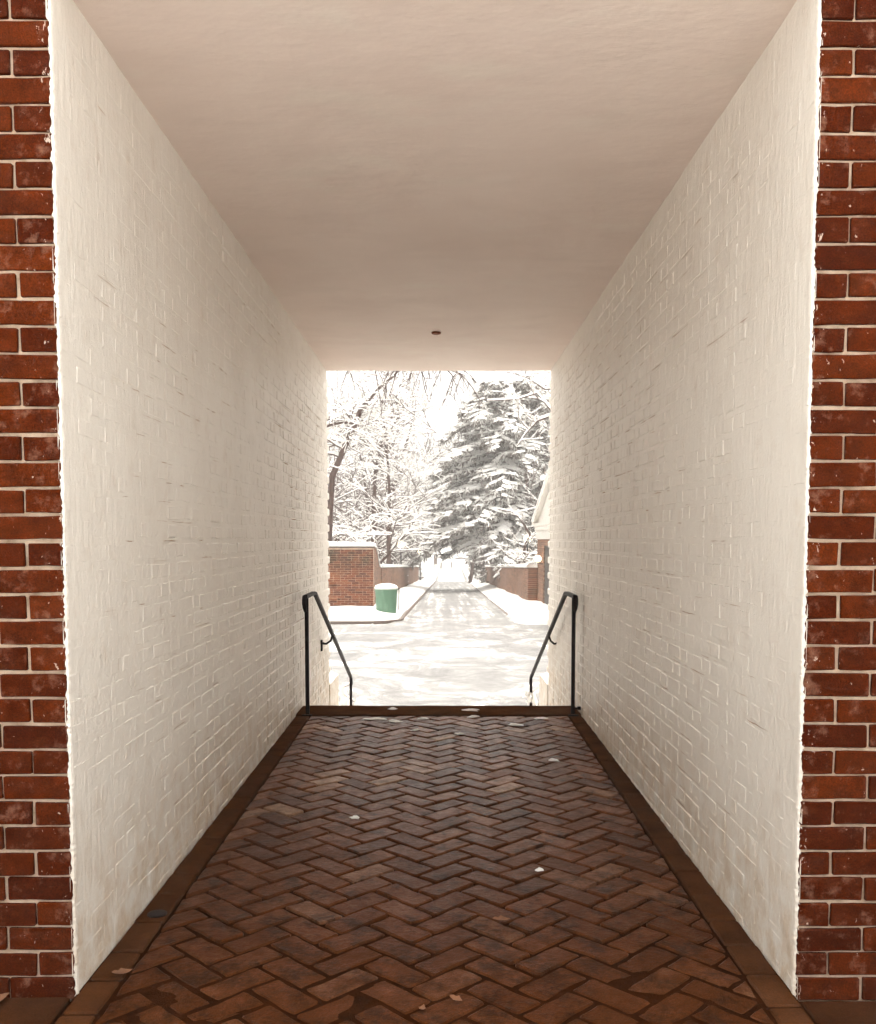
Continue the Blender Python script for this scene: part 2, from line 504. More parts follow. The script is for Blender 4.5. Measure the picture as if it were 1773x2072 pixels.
# road: cross street close by, lane running away
def road_mesh():
    rx = axis([(-30, -5, 1.2), (-5, 5.6, 0.09), (5.6, 30, 1.2)])
    ry = axis([(9.0, 26.0, 0.11), (26.0, 45, 0.25), (45, 93, 0.8), (93, 135, 3)])
    idx = {}; v = []; f = []
    def vid(i, j):
        if (i, j) not in idx:
            x, y = rx[i], ry[j]
            z = road_slope(y) - 0.012 + 0.022 * fbm(x * 1.1, y * (2.2 if y < 24 else 0.5)) + 0.010 * fbm(x * 5, y * 5)
            l = lat(x, y)
            if y > 22:   # ploughed ridges at the edges
                e = min(abs(l - KR), abs(l - KL)) if KL - 0.2 < l < KR + 0.3 else 9
                z += 0.06 * math.exp(-(e / 0.16) ** 2) * (0.5 + fbm(x * 3, y * 3) + 0.4) * min(1, (y - 22) / 4)
            idx[(i, j)] = len(v); v.append((x, y, z))
        return idx[(i, j)]
    for j in range(len(ry) - 1):
        for i in range(len(rx) - 1):
            xm, ym = (rx[i] + rx[i+1]) / 2, (ry[j] + ry[j+1]) / 2
            if ym > 25.6 and not (KL - 0.12 < lat(xm, ym) < KR + 0.12): continue
            if ym > 93 and abs(xm - 0.7) > 2.2: continue
            f.append((vid(i, j), vid(i+1, j), vid(i+1, j+1), vid(i, j+1)))
    return mesh('road', v, f, M['slush'], True)
ob('road', road_mesh(), kind='structure')

# kerb of the left pavement: across, round the corner, along the lane
k = MB()
path = [(x, 24.53) for x in (-14, -10, -7, -5, -4, -3.2, -2.6)]
cx, cyy = KL - 0.8 + 0.0076 * 25.4, 25.42
path += [(cx + 0.88 * math.sin(R(a)), cyy - 0.88 * math.cos(R(a))) for a in (0, 15, 30, 45, 60, 75, 90)]
path += [(KL + 0.07 + 0.0076 * y, y) for y in (27, 30, 34, 40, 50, 65, 88)]
k.tube([(x, y, road_slope(y) + 0.03) for x, y in path], 0.055, 4, True, Vector((0, 0, 1)))
k.build('kerb', M['kerb'], kind='structure')
k = MB()
k.tube([(KR + 0.0076 * y, y, road_slope(y) + 0.0) for y in (26.5, 28, 32, 38, 46, 60, 88)], 0.06, 4, True, Vector((0, 0, 1)))
k.build('kerb', M['kerb'], kind='structure')

# ------------------------------------------------------------------ brick shapes
def brick_mesh(name, w, h, d, rng, jit, bev, mat, nlong=3, nshort=1):
    """a brick seen face-on in the local XZ plane, face at y = -d, back at 0; soft uneven edges"""
    P = []
    x0, x1, z0, z1 = -w/2, w/2, -h/2, h/2
    ch = 0.0022
    for i in range(nlong + 1): P.append((x0 + ch + (w - 2*ch) * i / nlong, z0))
    for i in range(nshort + 1): P.append((x1, z0 + ch + (h - 2*ch) * i / nshort))
    for i in range(nlong + 1): P.append((x1 - ch - (w - 2*ch) * i / nlong, z1))
    for i in range(nshort + 1): P.append((x0, z1 - ch - (h - 2*ch) * i / nshort))
    P = [(x + rng.uniform(-jit, jit), z + rng.uniform(-jit, jit)) for x, z in P]
    n = len(P); v = []; f = []
    for ring in range(3):
        for x, z in P:
            if ring == 0: v.append((x, 0, z))
            elif ring == 1: v.append((x, -(d - bev) , z))
            else:
                sx = 1 - bev / (w/2); sz = 1 - bev / (h/2)
                v.append((x * sx, -d + rng.uniform(-jit, jit) * 0.4, z * sz))
    for r in range(2):
        for i in range(n):
            a = r*n+i; b = r*n+(i+1) % n
            f.append((a, b, b+n, a+n))
    f.append(tuple(2*n+i for i in range(n)))
    return mesh(name, v, f, mat)

def inset_poly(P, d):
    n = len(P); out = []
    for i in range(n):
        a, b, c = Vector(P[i-1]), Vector(P[i]), Vector(P[(i+1) % n])
        e1 = (b - a).normalized(); e2 = (c - b).normalized()
        n1 = Vector((-e1.y, e1.x)); n2 = Vector((-e2.y, e2.x))
        den = 1 + n1.dot(n2)
        out.append(b + (n1 + n2) * (d / max(0.2, den)))
    return out
def clip_poly(P, axis_, lim, keep_gt):
    out = []
    for i in range(len(P)):
        a, b = P[i], P[(i+1) % len(P)]
        ia = (a[axis_] > lim) == keep_gt; ib = (b[axis_] > lim) == keep_gt
        if ia: out.append(a)
        if ia != ib:
            t = (lim - a[axis_]) / (b[axis_] - a[axis_])
            out.append((a[0] + (b[0]-a[0])*t, a[1] + (b[1]-a[1])*t))
    return out
def area(P): return 0.5 * sum(P[i-1][0]*P[i][1] - P[i][0]*P[i-1][1] for i in range(len(P)))
def paver(P, rng, top=0.0, th=0.03, bev=0.006, jit=0.0018, tilt=0.0022):
    """vertices and faces of a paving brick over the outline P (counter-clockwise)"""
    Q = []
    for i in range(len(P)):
        a, b = Vector(P[i]), Vector(P[(i+1) % len(P)])
        m = 4 if (b - a).length > 0.13 else 2
        L = (b - a).length; c = min(0.006, L * 0.2)
        Q.append(a + (b - a) * (c / L))
        for q in range(1, m): Q.append(a.lerp(b, q / m))
        Q.append(b - (b - a) * (c / L))
    Q = [q + Vector((rng.uniform(-jit, jit), rng.uniform(-jit, jit))) for q in Q]
    c = sum(Q, Vector((0, 0))) / len(Q)
    tx, ty, dz = rng.uniform(-tilt, tilt) * 12, rng.uniform(-tilt, tilt) * 12, rng.uniform(-tilt, tilt)
    n = len(Q); v = []
    for ring in range(3):
        for q in Q:
            r = q - c
            z = top + dz + r.x * tx + r.y * ty
            if ring == 0: v.append((q.x, q.y, top - th))
            elif ring == 1: v.append((q.x, q.y, z - bev * 0.8))
            else:
                s = max(0.5, 1 - bev / max(0.01, r.length) * 1.25)
                v.append((c.x + r.x * s, c.y + r.y * s, z + rng.uniform(-0.0006, 0.0006)))
    f = [(r*n+i, r*n+(i+1) % n, (r+1)*n+(i+1) % n, (r+1)*n+i) for r in range(2) for i in range(n)]
    f.append(tuple(2*n+i for i in range(n)))
    return v, f, (c.x, c.y)

# ------------------------------------------------------------------ passage floor
BW = 0.096                      # border course width
FALL = 0.0107
floor = ob('passage_floor', None, kind='structure')
floor.rotation_euler = (FALL, 0, 0); floor.location = (0, 0, -6.17 * math.sin(FALL))
def fz(y): return -(6.17 - min(y, 6.17)) * FALL
rng = random.Random(5)
U = 0.0985; s2 = math.sqrt(0.5)
cand = []
for i in range(-10, 75):
    for j in range(-10, 75):
        k4 = (i - j) % 4
        if k4 == 0: rect = [(i, j), (i+2, j), (i+2, j+1), (i, j+1)]
        elif k4 == 2: rect = [(i, j-1), (i+1, j-1), (i+1, j+1), (i, j+1)]
        else: continue
        P = [((a - b) * U * s2 - 0.02, (a + b) * U * s2 - 0.4) for a, b in rect]
        for ax, lim, gt in ((0, LX + BW, True), (0, RX - BW, False), (1, 0.35, True), (1, 6.165, False)):
            P = clip_poly(P, ax, lim, gt)
            if len(P) < 3: break
        if len(P) < 3 or abs(area(P)) < 0.0016: continue
        if area(P) < 0: P = P[::-1]
        # drop slivers of edge
        Q = [P[q] for q in range(len(P)) if (Vector(P[q]) - Vector(P[q-1])).length > 0.012]
        if len(Q) < 3: continue
        P = inset_poly(Q, 0.0058)
        if area(P) < 0.001: continue
        c = sum((Vector(p) for p in P), Vector((0, 0))) / len(P)
        cand.append((c.y, P))
cand.sort(key=lambda t: t[0])
run = MB(); n_ind = 0
for cy_, P in cand:
    near = max(0, min(1, (3.6 - cy_) / 1.2))
    vv, ff, c = paver(P, rng, 0.0, 0.03, 0.0045, 0.0022 + 0.0010 * near)
    if cy_ > 2.18 and n_ind < 300:
        vv = [(a - c[0], b - c[1], z) for a, b, z in vv]
        ob('brick', mesh('brick', vv, ff, M['floor']), floor, (c[0], c[1], 0)); n_ind += 1
    else:
        run.add(vv, ff)
run.build('brick_run', M['floor_run'], floor, kind='stuff')
for side in (-1, 1):
    y = 0.35
    while y < 6.12:
        L = rng.uniform(0.17, 0.23)
        y1 = min(y + L, 6.165)
        x0, x1 = (LX, LX + BW) if side < 0 else (RX - BW, RX)
        P = inset_poly([(x0, y), (x1, y), (x1, y1), (x0, y1)], 0.0045)
        vv, ff, c = paver(P, rng, 0.003, 0.03, 0.005, 0.0015, 0.0012)
        vv = [(a - c[0], b - c[1], z) for a, b, z in vv]
        ob('border_brick', mesh('border_brick', vv, ff, M['stone']), floor, (c[0], c[1], 0))
        y = y1
bxs = axis([(LX, RX, 0.03)]); bys = axis([(0.35, 6.17, 0.03)])
v = []
for y in bys:
    for x in bxs:
        near = max(0, min(1, (3.7 - y) / 1.3))
        v.append((x, y, -0.0150 + 0.0128 * near + 0.003 * fbm(x * 9, y * 9) + 0.003 * near * fbm(x * 3 + 7, y * 3)))
nb = len(bxs)
f = [(j*nb+i, j*nb+i+1, (j+1)*nb+i+1, (j+1)*nb+i) for j in range(len(bys)-1) for i in range(nb-1)]
ob('joint_dirt', mesh('joint_dirt', v, f, M['dirt'], True), floor)
MB().box(LX, RX, 0.35, 6.17, -0.30, -0.03).build('floor_bed', M['dirt'], floor)
# court slabs in front of the brick piers
for side in (-1, 1):
    x = 0.0
    for w in (0.62, 0.7, 0.66):
        x0 = (LX - 0.006 - x - w) if side < 0 else (RX + 0.006 + x)
        for y0, y1 in ((0.36, 1.02), (1.03, 1.70), (1.71, 2.415)):
            P = inset_poly([(x0, y0), (x0 + w, y0), (x0 + w, y1), (x0, y1)], 0.004)
            vv, ff, c = paver(P, rng, 0.0, 0.05, 0.006, 0.002, 0.0015)
            vv = [(a - c[0], b - c[1], z) for a, b, z in vv]
            ob('paving_slab', mesh('paving_slab', vv, ff, M['slab']), floor, (c[0], c[1], 0))
        x += w + 0.004
# snow over the court behind the viewer
v = []; gx = axis([(-14, 14, 0.8)]); gy = axis([(-16, 0.35, 0.8)])
for y in gy:
    for x in gx: v.append((x, y, -0.045 + 0.02 * fbm(x, y)))
n = len(gx)
f = [(j*n+i, j*n+i+1, (j+1)*n+i+1, (j+1)*n+i) for j in range(len(gy)-1) for i in range(n-1)]
ob('court_snow', mesh('court_snow', v, f, M['snow'], True), kind='structure')

# ------------------------------------------------------------------ stairs down
st = thing('stairs', (0, 6.17, 0), 'flight of stone steps with brown top slab leading down to the snow', 'stairs')
for i in range(6):
    y0 = 0.0 if i == 0 else 0.36 * i + 0.0
    m = MB()
    if i == 0:
        # top slab with a rounded worn nose
        prof = [(0.005, -0.12), (0.005, 0.004), (0.012, 0.010), (0.335, 0.010), (0.352, 0.004), (0.36, -0.012), (0.36, -0.12)]
        nseg = 22; vv = []; r2 = random.Random(3)
        for s in range(nseg + 1):
            x = LX + 0.003 + (RX - LX - 0.006) * s / nseg
            for py, pz in prof: vv.append((x, py + (r2.uniform(-0.004, 0.004) if 0.01 < py else 0), pz + r2.uniform(-0.0015, 0.0015)))
        npf = len(prof); ff = [(s*npf+q, (s+1)*npf+q, (s+1)*npf+q+1, s*npf+q+1) for s in range(nseg) for q in range(npf-1)]
        m.add(vv, ff)
        m.build('top_slab', M['stone'], st)
    else:
        z = -0.165 * i
        m.box(LX + 0.004, RX - 0.004, y0 + 0.002, y0 + 0.385, z - 0.165, z)
        m.build('step', M['step'], st)

# ------------------------------------------------------------------ brick walls with painted passage side
def painted_noise(side, y, z): return fbm(y * 0.55 + (3.1 if side < 0 else 21.7), z * 0.8 + 5.0, side * 2.0, 3)
var_rng = random.Random(11)
paint_st = [brick_mesh('painted_brick', 0.199, 0.0605, 0.010, var_rng, 0.0022, 0.0095, M['paint'], 3, 1) for _ in range(8)]
paint_hd = [brick_mesh('painted_brick', 0.101, 0.0605, 0.010, var_rng, 0.0022, 0.0095, M['paint'], 2, 1) for _ in range(8)]
red_long = [brick_mesh('brick', 0.166, 0.0580, 0.016, var_rng, 0.0011, 0.0020, M['brick'], 3, 1) for _ in range(8)]
red_head = [brick_mesh('brick', 0.090, 0.0580, 0.016, var_rng, 0.0011, 0.0020, M['brick'], 2, 1) for _ in range(8)]
red_head2 = [brick_mesh('brick', 0.080, 0.0580, 0.016, var_rng, 0.0011, 0.0020, M['brick'], 2, 1) for _ in range(8)]

def wall_side(side):
    X = LX if side < 0 else RX
    far = LX if side < 0 else RX - 0.022         # the right wall closes in slightly
    sg = side
    lab = ('red brick wall with whitewashed passage side, left of the opening' if side < 0 else
           'red brick wall with whitewashed passage side, right of the opening')
    w = thing('brick_wall', (X, YF, 0), lab, 'wall')
    rg = random.Random(100 + side)
    # core: a solid mass outward of both faces
    m = MB()
    xo = X + sg * 5.0
    xa, xb = sorted((X + sg * 0.03, xo))
    m.box(xa, xb, YF + 0.03, YB - 0.01, -1.2, 5.5)
    c = m.build('wall_core', M['mortar'], w); c.location = (-X, -YF, 0)
    # mortar bed of the front face
    v = []; f = []
    gx = axis([(0.0, 0.9, 0.03)]); gz = axis([(-0.10, 2.845, 0.0226)])
    for z in gz:
        for x in gx:
            v.append((sg * x, 0.0115 + 0.0032 * fbm(x * 30, z * 30, side), z))
    n = len(gx)
    for j in range(len(gz)-1):
        for i in range(n-1): f.append((j*n+i, j*n+i+1, (j+1)*n+i+1, (j+1)*n+i)[::1 if sg > 0 else -1])
    b = len(v)
    ob('mortar_bed', mesh('mortar_bed', v, f, M['mortar'], True), w)
    # the far, plain brick front beyond
    m = MB(); xa, xb = sorted((sg * 0.9, sg * 5.0)); m.box(xa, xb, 0.012, 0.028, -0.02, 5.5)
    m.box(min(0, sg * 0.898), max(0, sg * 0.898), 0.010, 0.028, 2.846, 5.5)
    m.build('front_face', M['facade'], w)
    # red bricks, course by course; header against the corner in every other course
    for c_ in range(-2, 43):
        z = 0.004 + CR * (c_ + 0.5)
        x = 0.004
        head = c_ % 2 == 0
        heads = red_head if side < 0 else red_head2
        hw = 0.090 if side < 0 else 0.080
        while x < 0.80:
            L = hw if head else 0.166
            me = rg.choice(heads if head else red_long)
            o = ob('brick', me, w, (sg * (x + L/2 + rg.uniform(-0.002, 0.002)), 0.0175 + rg.uniform(-0.0015, 0.0015), z + rg.uniform(-0.0015, 0.0015)),
                   (0, rg.uniform(-0.010, 0.010), 0))
            if rg.random() < 0.5: o.scale = (1, 1, rg.uniform(0.965, 1.03))
            x += L + 0.0085
            head = not head
    # painted passage face: a lumpy sheet that fills the joints ...
    ysf = axis([(0.0, YB - YF, 0.045)]); zsf = axis([(-1.05, CEIL + 0.02, 0.0338)])
    v = []
    for z in zsf:
        for y in ysf:
            t = y / (YB - YF)
            ry_ = min(1.0, max(0.0, (y - 0.1) / 2.0))
            xx = (far - X) * t + sg * (0.0012 * ry_ - (0.0040 * fbm(y * 2.2, z * 2.2, 4 + side) + 0.0070 * fbm(y * 9, z * 9, side)) * (0.32 + 0.68 * ry_))
            v.append((xx, y, z))
    n = len(ysf)
    f = [(j*n+i, j*n+i+1, (j+1)*n+i+1, (j+1)*n+i)[::1 if sg < 0 else -1] for j in range(len(zsf)-1) for i in range(n-1)]
    # end return on the far face
    face = ob('painted_face', mesh('painted_face', v, f, M['paint'], True), w)
    m = MB(); xa, xb = sorted((far - X + sg * 0.002, far - X + sg * 0.6)); m.box(xa, xb, YB - YF - 0.012, YB - YF, -1.05, 5.4)
    m.build('end_face', M['paint'], w)
    # ... and the bricks that show through the paint
    items = []
    for c_ in range(-15, 37):
        z = 0.004 + CR * (c_ + 0.5)
        if z > CEIL - 0.02: continue
        y = 0.006 if c_ % 2 else 0.006
        head = c_ % 2 != 0
        while y < YB - YF - 0.05:
            L = 0.094 if head else 0.192
            yc = y + L / 2
            if z > -0.08 or yc > 3.6:
                items.append((yc, z, head))
            y += L + 0.0105; head = not head
    def show(it):
        yc, z, head = it
        d = yc + YF
        return ((0.094 if head else 0.192) / (d * d * d), )
    items.sort(key=show, reverse=True)
    run = MB()
    for q, (yc, z, head) in enumerate(items):
        pn = painted_noise(side, yc, z)
        ramp_ = min(1.0, max(0.25, (yc - 0.1) / 2.0))
        proud = max(0.00005, (0.0006 + 0.0026 * pn + rg.uniform(-0.0005, 0.0006)) * ramp_ * (1.0 + 0.75 * max(0.0, min(1.0, (yc - 1.2) / 2.0))))
        me = rg.choice(paint_hd if head else paint_st)
        t = yc / (YB - YF)
        xx = (far - X) * t + sg * (0.010 - proud)
        rot = (rg.uniform(-0.003, 0.003), rg.uniform(-0.006, 0.006), (math.pi/2 if sg < 0 else -math.pi/2))
        pos = (xx, yc, z + rg.uniform(-0.002, 0.002))
        if q < 300:
            ob('painted_brick', me, face, pos, rot)
        else:
            Mx = Matrix.Translation(pos) @ (Matrix.Rotation(rot[2], 4, 'Z') @ Matrix.Rotation(rot[0], 4, 'X'))
            run.add([tuple(Mx @ vv.co) for vv in me.vertices], [tuple(p.vertices) for p in me.polygons])
    run.build('painted_brick_run', M['paint'], face, kind='stuff')
    # grimy open joints where the paint has not bridged the mortar
    ck = MB()
    for q in range(800):
        yc = 0.25 + (YB - YF - 0.5) * rg.random() ** 0.7; c_ = rg.randint(2, 35); zz = 0.004 + CR * c_
        if painted_noise(side, yc, zz) < 0.03: continue
        L = rg.uniform(0.04, 0.22); nn = max(3, int(L / 0.025)); b = len(ck.v); th = rg.uniform(0.0004, 0.0014) * (1 + 0.25 * yc)
        if rg.random() < 0.16:
            zz += CR / 2; L = 0.05; vert = True
        else: vert = False
        for i in range(nn + 1):
            u = i / nn; yy = yc + (0 if vert else L * (u - 0.5)) + rg.uniform(-0.001, 0.001); z2 = zz + (L * (u - 0.5) if vert else 0) + rg.uniform(-0.0014, 0.0014)
            t_ = th * (math.sin(math.pi * u) ** 0.5 if 0 < u < 1 else 0.1) * rg.choice((0.15, 0.6, 1.0, 1.3))
            xx = (far - X) * (yy / (YB - YF)) - sg * 0.0022
            a_ = (0, t_, 0) if vert else (0, 0, t_)
            ck.v += [(xx, yy - a_[1], z2 - a_[2]), (xx, yy + a_[1], z2 + a_[2])]
        for i in range(nn): ck.f.append((b+2*i, b+2*i+2, b+2*i+3, b+2*i+1))
    ck.build('open_joints', M['grime'], face, kind='stuff')
    # ragged edge where the white paint laps round the corner
    v = []; f = []
    z = -0.07; i = 0
    while z < 2.85:
        joint = abs(((z - 0.004) / CR) % 1.0 - 0.0) < 0.14
        lap = 0.0006 + 0.008 * max(0, fbm(z * 9, side * 5.0, 1.0) + 0.12) + rg.uniform(0, 0.0060) + (0.003 if joint else 0)
        lean = 0.0
        yf = -0.0012 + rg.uniform(-0.0012, 0.0008)
        ins = rg.uniform(0.0, 0.0025)
        v += [(sg * lap, 0.004, z), (sg * lap * 0.75, yf, z), (-sg * (0.001 + ins), yf + 0.0015, z), (-sg * (0.0030 + ins), 0.008, z), (sg * 0.004, 0.016 + rg.uniform(0, 0.008), z)]
        if i:
            b = len(v) - 10
            for q in range(4): f.append((b+q, b+q+1, b+q+6, b+q+5)[::-1 if sg > 0 else 1])
        i += 1; z += rg.uniform(0.004, 0.010)
    ob('paint_edge', mesh('paint_edge', v, f, M['paint']), w)
    return w
wall_l = wall_side(-1)
wall_r = wall_side(1)

# ceiling: a plaster soffit and the mass above it
cl = ob('ceiling', None, kind='structure')
v = []; gx = axis([(LX - 0.03, RX + 0.03, 0.06)]); gy = axis([(YF - 0.0, YB, 0.08)])
for y in gy:
    for x in gx: v.append((x, y, CEIL + 0.008 * fbm(x * 1.2, y * 1.2, 3) + 0.002 * fbm(x * 8, y * 8)))
n = len(gx)
f = [(j*n+i, (j+1)*n+i, (j+1)*n+i+1, j*n+i+1) for j in range(len(gy)-1) for i in range(n-1)]
ob('plaster', mesh('plaster', v, f, M['ceil'], True), cl)
MB().box(LX - 0.02, RX + 0.02, YF + 0.002, YB - 0.002, CEIL + 0.02, 5.5).build('upper_mass', M['facade'], cl)
pv, pf = lathe([(0.032, 0.0), (0.030, -0.010), (0.018, -0.014)], 14)
ob('ceiling_plate', mesh('ceiling_plate', pv, pf, M['rust']), None, (-0.04, 6.55, CEIL - 0.004), label='small rusty iron plate in the middle of the white ceiling', category='plate')

# ------------------------------------------------------------------ handrails
def handrail(side):
    X = -0.868 if side < 0 else 0.842
    xl = -0.845 if side < 0 else 0.822
    lab = 'black iron handrail along the left side of the steps' if side < 0 else 'black iron handrail along the right side of the steps'
    h = thing('handrail', (X, 6.2, 0), lab, 'handrail', None)
    r = 0.0115
    MB().box(-r, r, -r, r, 0.0, 0.765).build('post', M['iron'], h)
    MB().box(-0.032, 0.032, -0.032, 0.032, 0.0, 0.008).build('base_plate', M['iron'], h)
    # rail: level over the landing, then down the stairs
    dx = xl - X
    rail = MB()
    pts = [(0, -0.05, 0.768), (0.25*dx, 0.30, 0.772), (0.35*dx, 0.36, 0.765), (dx, 2.70, -0.135), (dx, 2.76, -0.165), (dx, 2.775, -0.215)]
    rail.tube(pts, [0.0165] * 6, 4, True, Vector((0, 0, 1)) if False else None, 1.0)
    rail.build('rail', M['iron'], h)
    # scrolled end folded down over the upper post
    e = MB()
    prof = [(-0.045, 0.775), (-0.05, 0.75), (-0.048, 0.72), (-0.036, 0.69), (-0.015, 0.67)]
    e.tube([(side * 0.006, a, b) for a, b in prof], [0.013, 0.016, 0.016, 0.013, 0.009], 6)
    e.build('rail_end', M['iron'], h)
    low = MB(); low.box(dx - 0.0115, dx + 0.0115, 2.71 - 0.0115, 2.71 + 0.0115, -1.02, -0.15)
    low.build('post', M['iron'], h)
    # wall bracket half way
    yb = 1.32; zb = 0.765 - (yb - 0.36) * 0.385
    wx = (LX if side < 0 else RX) - X - side * 0.012
    br = MB()
    br.tube([(0.55*dx, yb, zb - 0.015), (0.55*dx + side*0.012, yb, zb - 0.05), (wx * 0.55, yb, zb - 0.075), (wx, yb, zb - 0.07)], [0.008, 0.008, 0.008, 0.010], 6)
    br.box(min(wx, wx + side*0.012), max(wx, wx + side*0.012), yb - 0.022, yb + 0.022, zb - 0.13, zb - 0.045)
    br.build('wall_bracket', M['iron'], h)
    if side > 0:
        st_ = MB(); st_.tube([(0.01, 0, 0.045), (0.045, 0, 0.045)], 0.006, 6); st_.box(0.030, 0.050, -0.012, 0.012, 0.036, 0.056)
        st_.build('floor_stay', M['iron'], h)
    return h
handrail(-1); handrail(1)

# low cheek walls at the foot of the passage
for side in (-1, 1):
    far = LX if side < 0 else RX - 0.022
    lw = thing('cheek_wall', (far, YB + 0.004, -1.0), ('low whitewashed stair wall beyond the passage end, left of the steps' if side < 0 else
               'low whitewashed stair wall beyond the passage end, right of the steps'), 'low wall')
    xa, xb = sorted((side * -0.008, side * 0.30))
    m = MB(); m.box(xa, xb, 0, 0.66, -0.1, 0.92); m.build('wall_block', M['paint'], lw)
    v = []; f = []; nn = 10
    for j in range(nn + 1):
        for i in range(7):
            u, w_ = i / 6, j / nn
            e = min(1, 4 * min(u, 1 - u)) * min(1, 5 * min(w_, 1 - w_))
            v.append((xa + (xb - xa) * u, 0.66 * w_, 0.919 + 0.07 * e ** 0.5 * (0.7 + 0.5 * fbm(u * 3, w_ * 5, side))))
    f = [(j*7+i, j*7+i+1, (j+1)*7+i+1, (j+1)*7+i) for j in range(nn) for i in range(6)]
    ob('snow_cap', mesh('snow_cap', v, f, M['snow'], True), lw)
# bare, snowed-in shrub stubs beside the cheek walls
def shrub(name, loc, label, seed, h=0.6, n=16, spread=0.5, group=None):
    rg = random.Random(seed); t = thing(name, loc, label, 'shrub', group)
    b = MB(); s = MB()
    for _ in range(n):
        a = rg.uniform(0, 6.28); L = h * rg.uniform(0.5, 1.1)
        p = [Vector((0, 0, -0.05))]; d = Vector((math.cos(a) * spread, math.sin(a) * spread, 1)).normalized()
        for k_ in range(4):
            d = (d + Vector((rg.uniform(-.35, .35), rg.uniform(-.35, .35), rg.uniform(-.25, .1)))).normalized()
            p.append(p[-1] + d * L / 4)
        b.tube(p, [0.005, 0.005, 0.004, 0.003, 0.002], 4, False)
        s.snow_strip(p[1:], [0.03, 0.045, 0.05, 0.03], [0.04, 0.06, 0.06, 0.04], [0.005] * 4)
        for q in range(2):
            o = p[rg.randint(2, 4)]
            e = o + Vector((rg.uniform(-.12, .12), rg.uniform(-.12, .12), rg.uniform(-0.03, .12)))
            b.tube([o, e], [0.004, 0.002], 3, False); s.snow_strip([o, e], [0.012, 0.012], [0.025, 0.015], [0.004] * 2)
    b.build('stems', M['twig'], t, kind='stuff'); s.build('snow', M['snow_tree'], t, kind='stuff')
shrub('shrub', (-1.02, 9.3, -1.0), 'small snowed-in bare shrub at the foot of the left stair wall', 5, 0.72, 26, 0.35)
shrub('shrub', (1.06, 9.2, -1.0), 'small snowed-in bare shrub at the foot of the right stair wall', 6, 0.8, 20, 0.25)

# ------------------------------------------------------------------ small things on the floor
rg = random.Random(21)
def leaf(loc, L, label, rot, curl=0.3):
    v = []; f = []
    for i in range(7):
        u = i / 6; w = L * 0.28 * math.sin(math.pi * min(1, u * 0.95 + 0.04)) * (1 + 0.25 * math.sin(i * 2.4))
        zc = curl * L * (u - 0.5) ** 2
        for s in (-1, 0, 1): v.append(((u - 0.5) * L, s * w, 0.004 + zc + abs(s) * w * 0.45))
    f = [(i*3+q, i*3+q+1, i*3+q+4, i*3+q+3) for i in range(6) for q in range(2)]
    ob('fallen_leaf', mesh('fallen_leaf', v, f, M['leaf'], True), None, (loc[0], loc[1], loc[2] + fz(loc[1])), (0.05, 0.05, rot), label=label, category='leaf', group='dry leaves on the passage floor')
leaf((-0.855, 2.52, 0.008), 0.055, 'dry brown leaf in the corner at the foot of the left white wall', 0.5, 0.6)
leaf((-1.13, 2.36, 0.006), 0.09, 'dry brown leaf on the slab below the left red brick pier', 0.9, 0.6)
leaf((0.18, 2.88, 0.006), 0.055, 'narrow curled tan leaf lying right of centre on the brick floor', 0.1, 0.4)
leaf((0.035, 2.38, 0.006), 0.04, 'reddish dry leaf near the front edge of the brick floor', -0.7, 0.5)
leaf((-0.05, 2.33, 0.006), 0.03, 'pale crumpled leaf scrap at the front of the brick floor', 1.3, 0.9)
leaf((-0.80, 4.02, 0.010), 0.06, 'small tan leaf scrap on the border bricks along the left wall', 0.4, 0.7)
v, f = lathe([(0.030, 0.0), (0.030, 0.004), (0.024, 0.0055)], 18)
o = ob('drain_cap', mesh('drain_cap', v, f, M['iron'], False), None, (-0.885, 2.94, 0.0035 + fz(2.94)), label='black round iron cap set in the border bricks by the left wall', category='drain cap')
def clump(x, y, z, L, w, label, seed):
    r = random.Random(seed); v = []; f = []; n, mr = 10, 3
    for k_ in range(mr):
        s = (1.0, 0.72, 0.3)[k_]; h = (0.0, 0.6, 1.0)[k_]
        for i in range(n):
            t = 2 * math.pi * i / n; q = s * r.uniform(0.45, 1.15)
            v.append((L * q * math.cos(t), w * q * math.sin(t), h * 0.010 * r.uniform(0.7, 1.2)))
    f = [(k_*n+i, k_*n+(i+1) % n, (k_+1)*n+(i+1) % n, (k_+1)*n+i) for k_ in range(mr-1) for i in range(n)]
    f.append(tuple((mr-1)*n+i for i in range(n)))
    ob('snow_clump', mesh('snow_clump', v, f, M['snow_tree'], True), None, (x, y, z + fz(y)), (0, 0, r.uniform(-.4, .4)), label=label, category='snow', group='clumps of trodden snow')
clump(0.19, 6.33, 0.009, 0.07, 0.05, 'largest clump of snow on the brown stone slab at the stair head', 1)
clump(-0.33, 6.38, 0.009, 0.04, 0.025, 'small clump of snow on the stone slab, left of the larger one', 2)
for k_, (x, y, L, w) in enumerate([(-0.42, 6.05, .09, .02), (-0.30, 5.98, .06, .03), (0.45, 5.86, .06, .04), (-0.16, 5.70, .035, .02), (0.10, 5.60, .04, .02), (0.62, 6.06, .05, .02), (-0.12, 6.06, .05, .02), (0.20, 6.12, .05, .02)]):
    clump(x, y, 0.004, L, w, ('long thin strip of snow on the bricks, left of centre under the slab', 'snow patch on the bricks, just right of the long left strip',
          'broad snow patch right of centre, third row of bricks from the slab', 'small snow fleck left of centre, a few rows from the slab',
          'snow fleck right of centre, farthest from the slab of the row', 'snow strip under the right end of the stone slab',
          'thin snow strip under the slab, just left of centre', 'thin snow strip under the slab, just right of centre')[k_], 10 + k_)
clump(0.58, 4.95, 0.004, 0.035, 0.025, 'white snow clump on the herringbone bricks towards the right wall', 31)
clump(-0.36, 3.95, 0.004, 0.028, 0.018, 'single white snow fleck left of centre on the brick floor', 32)
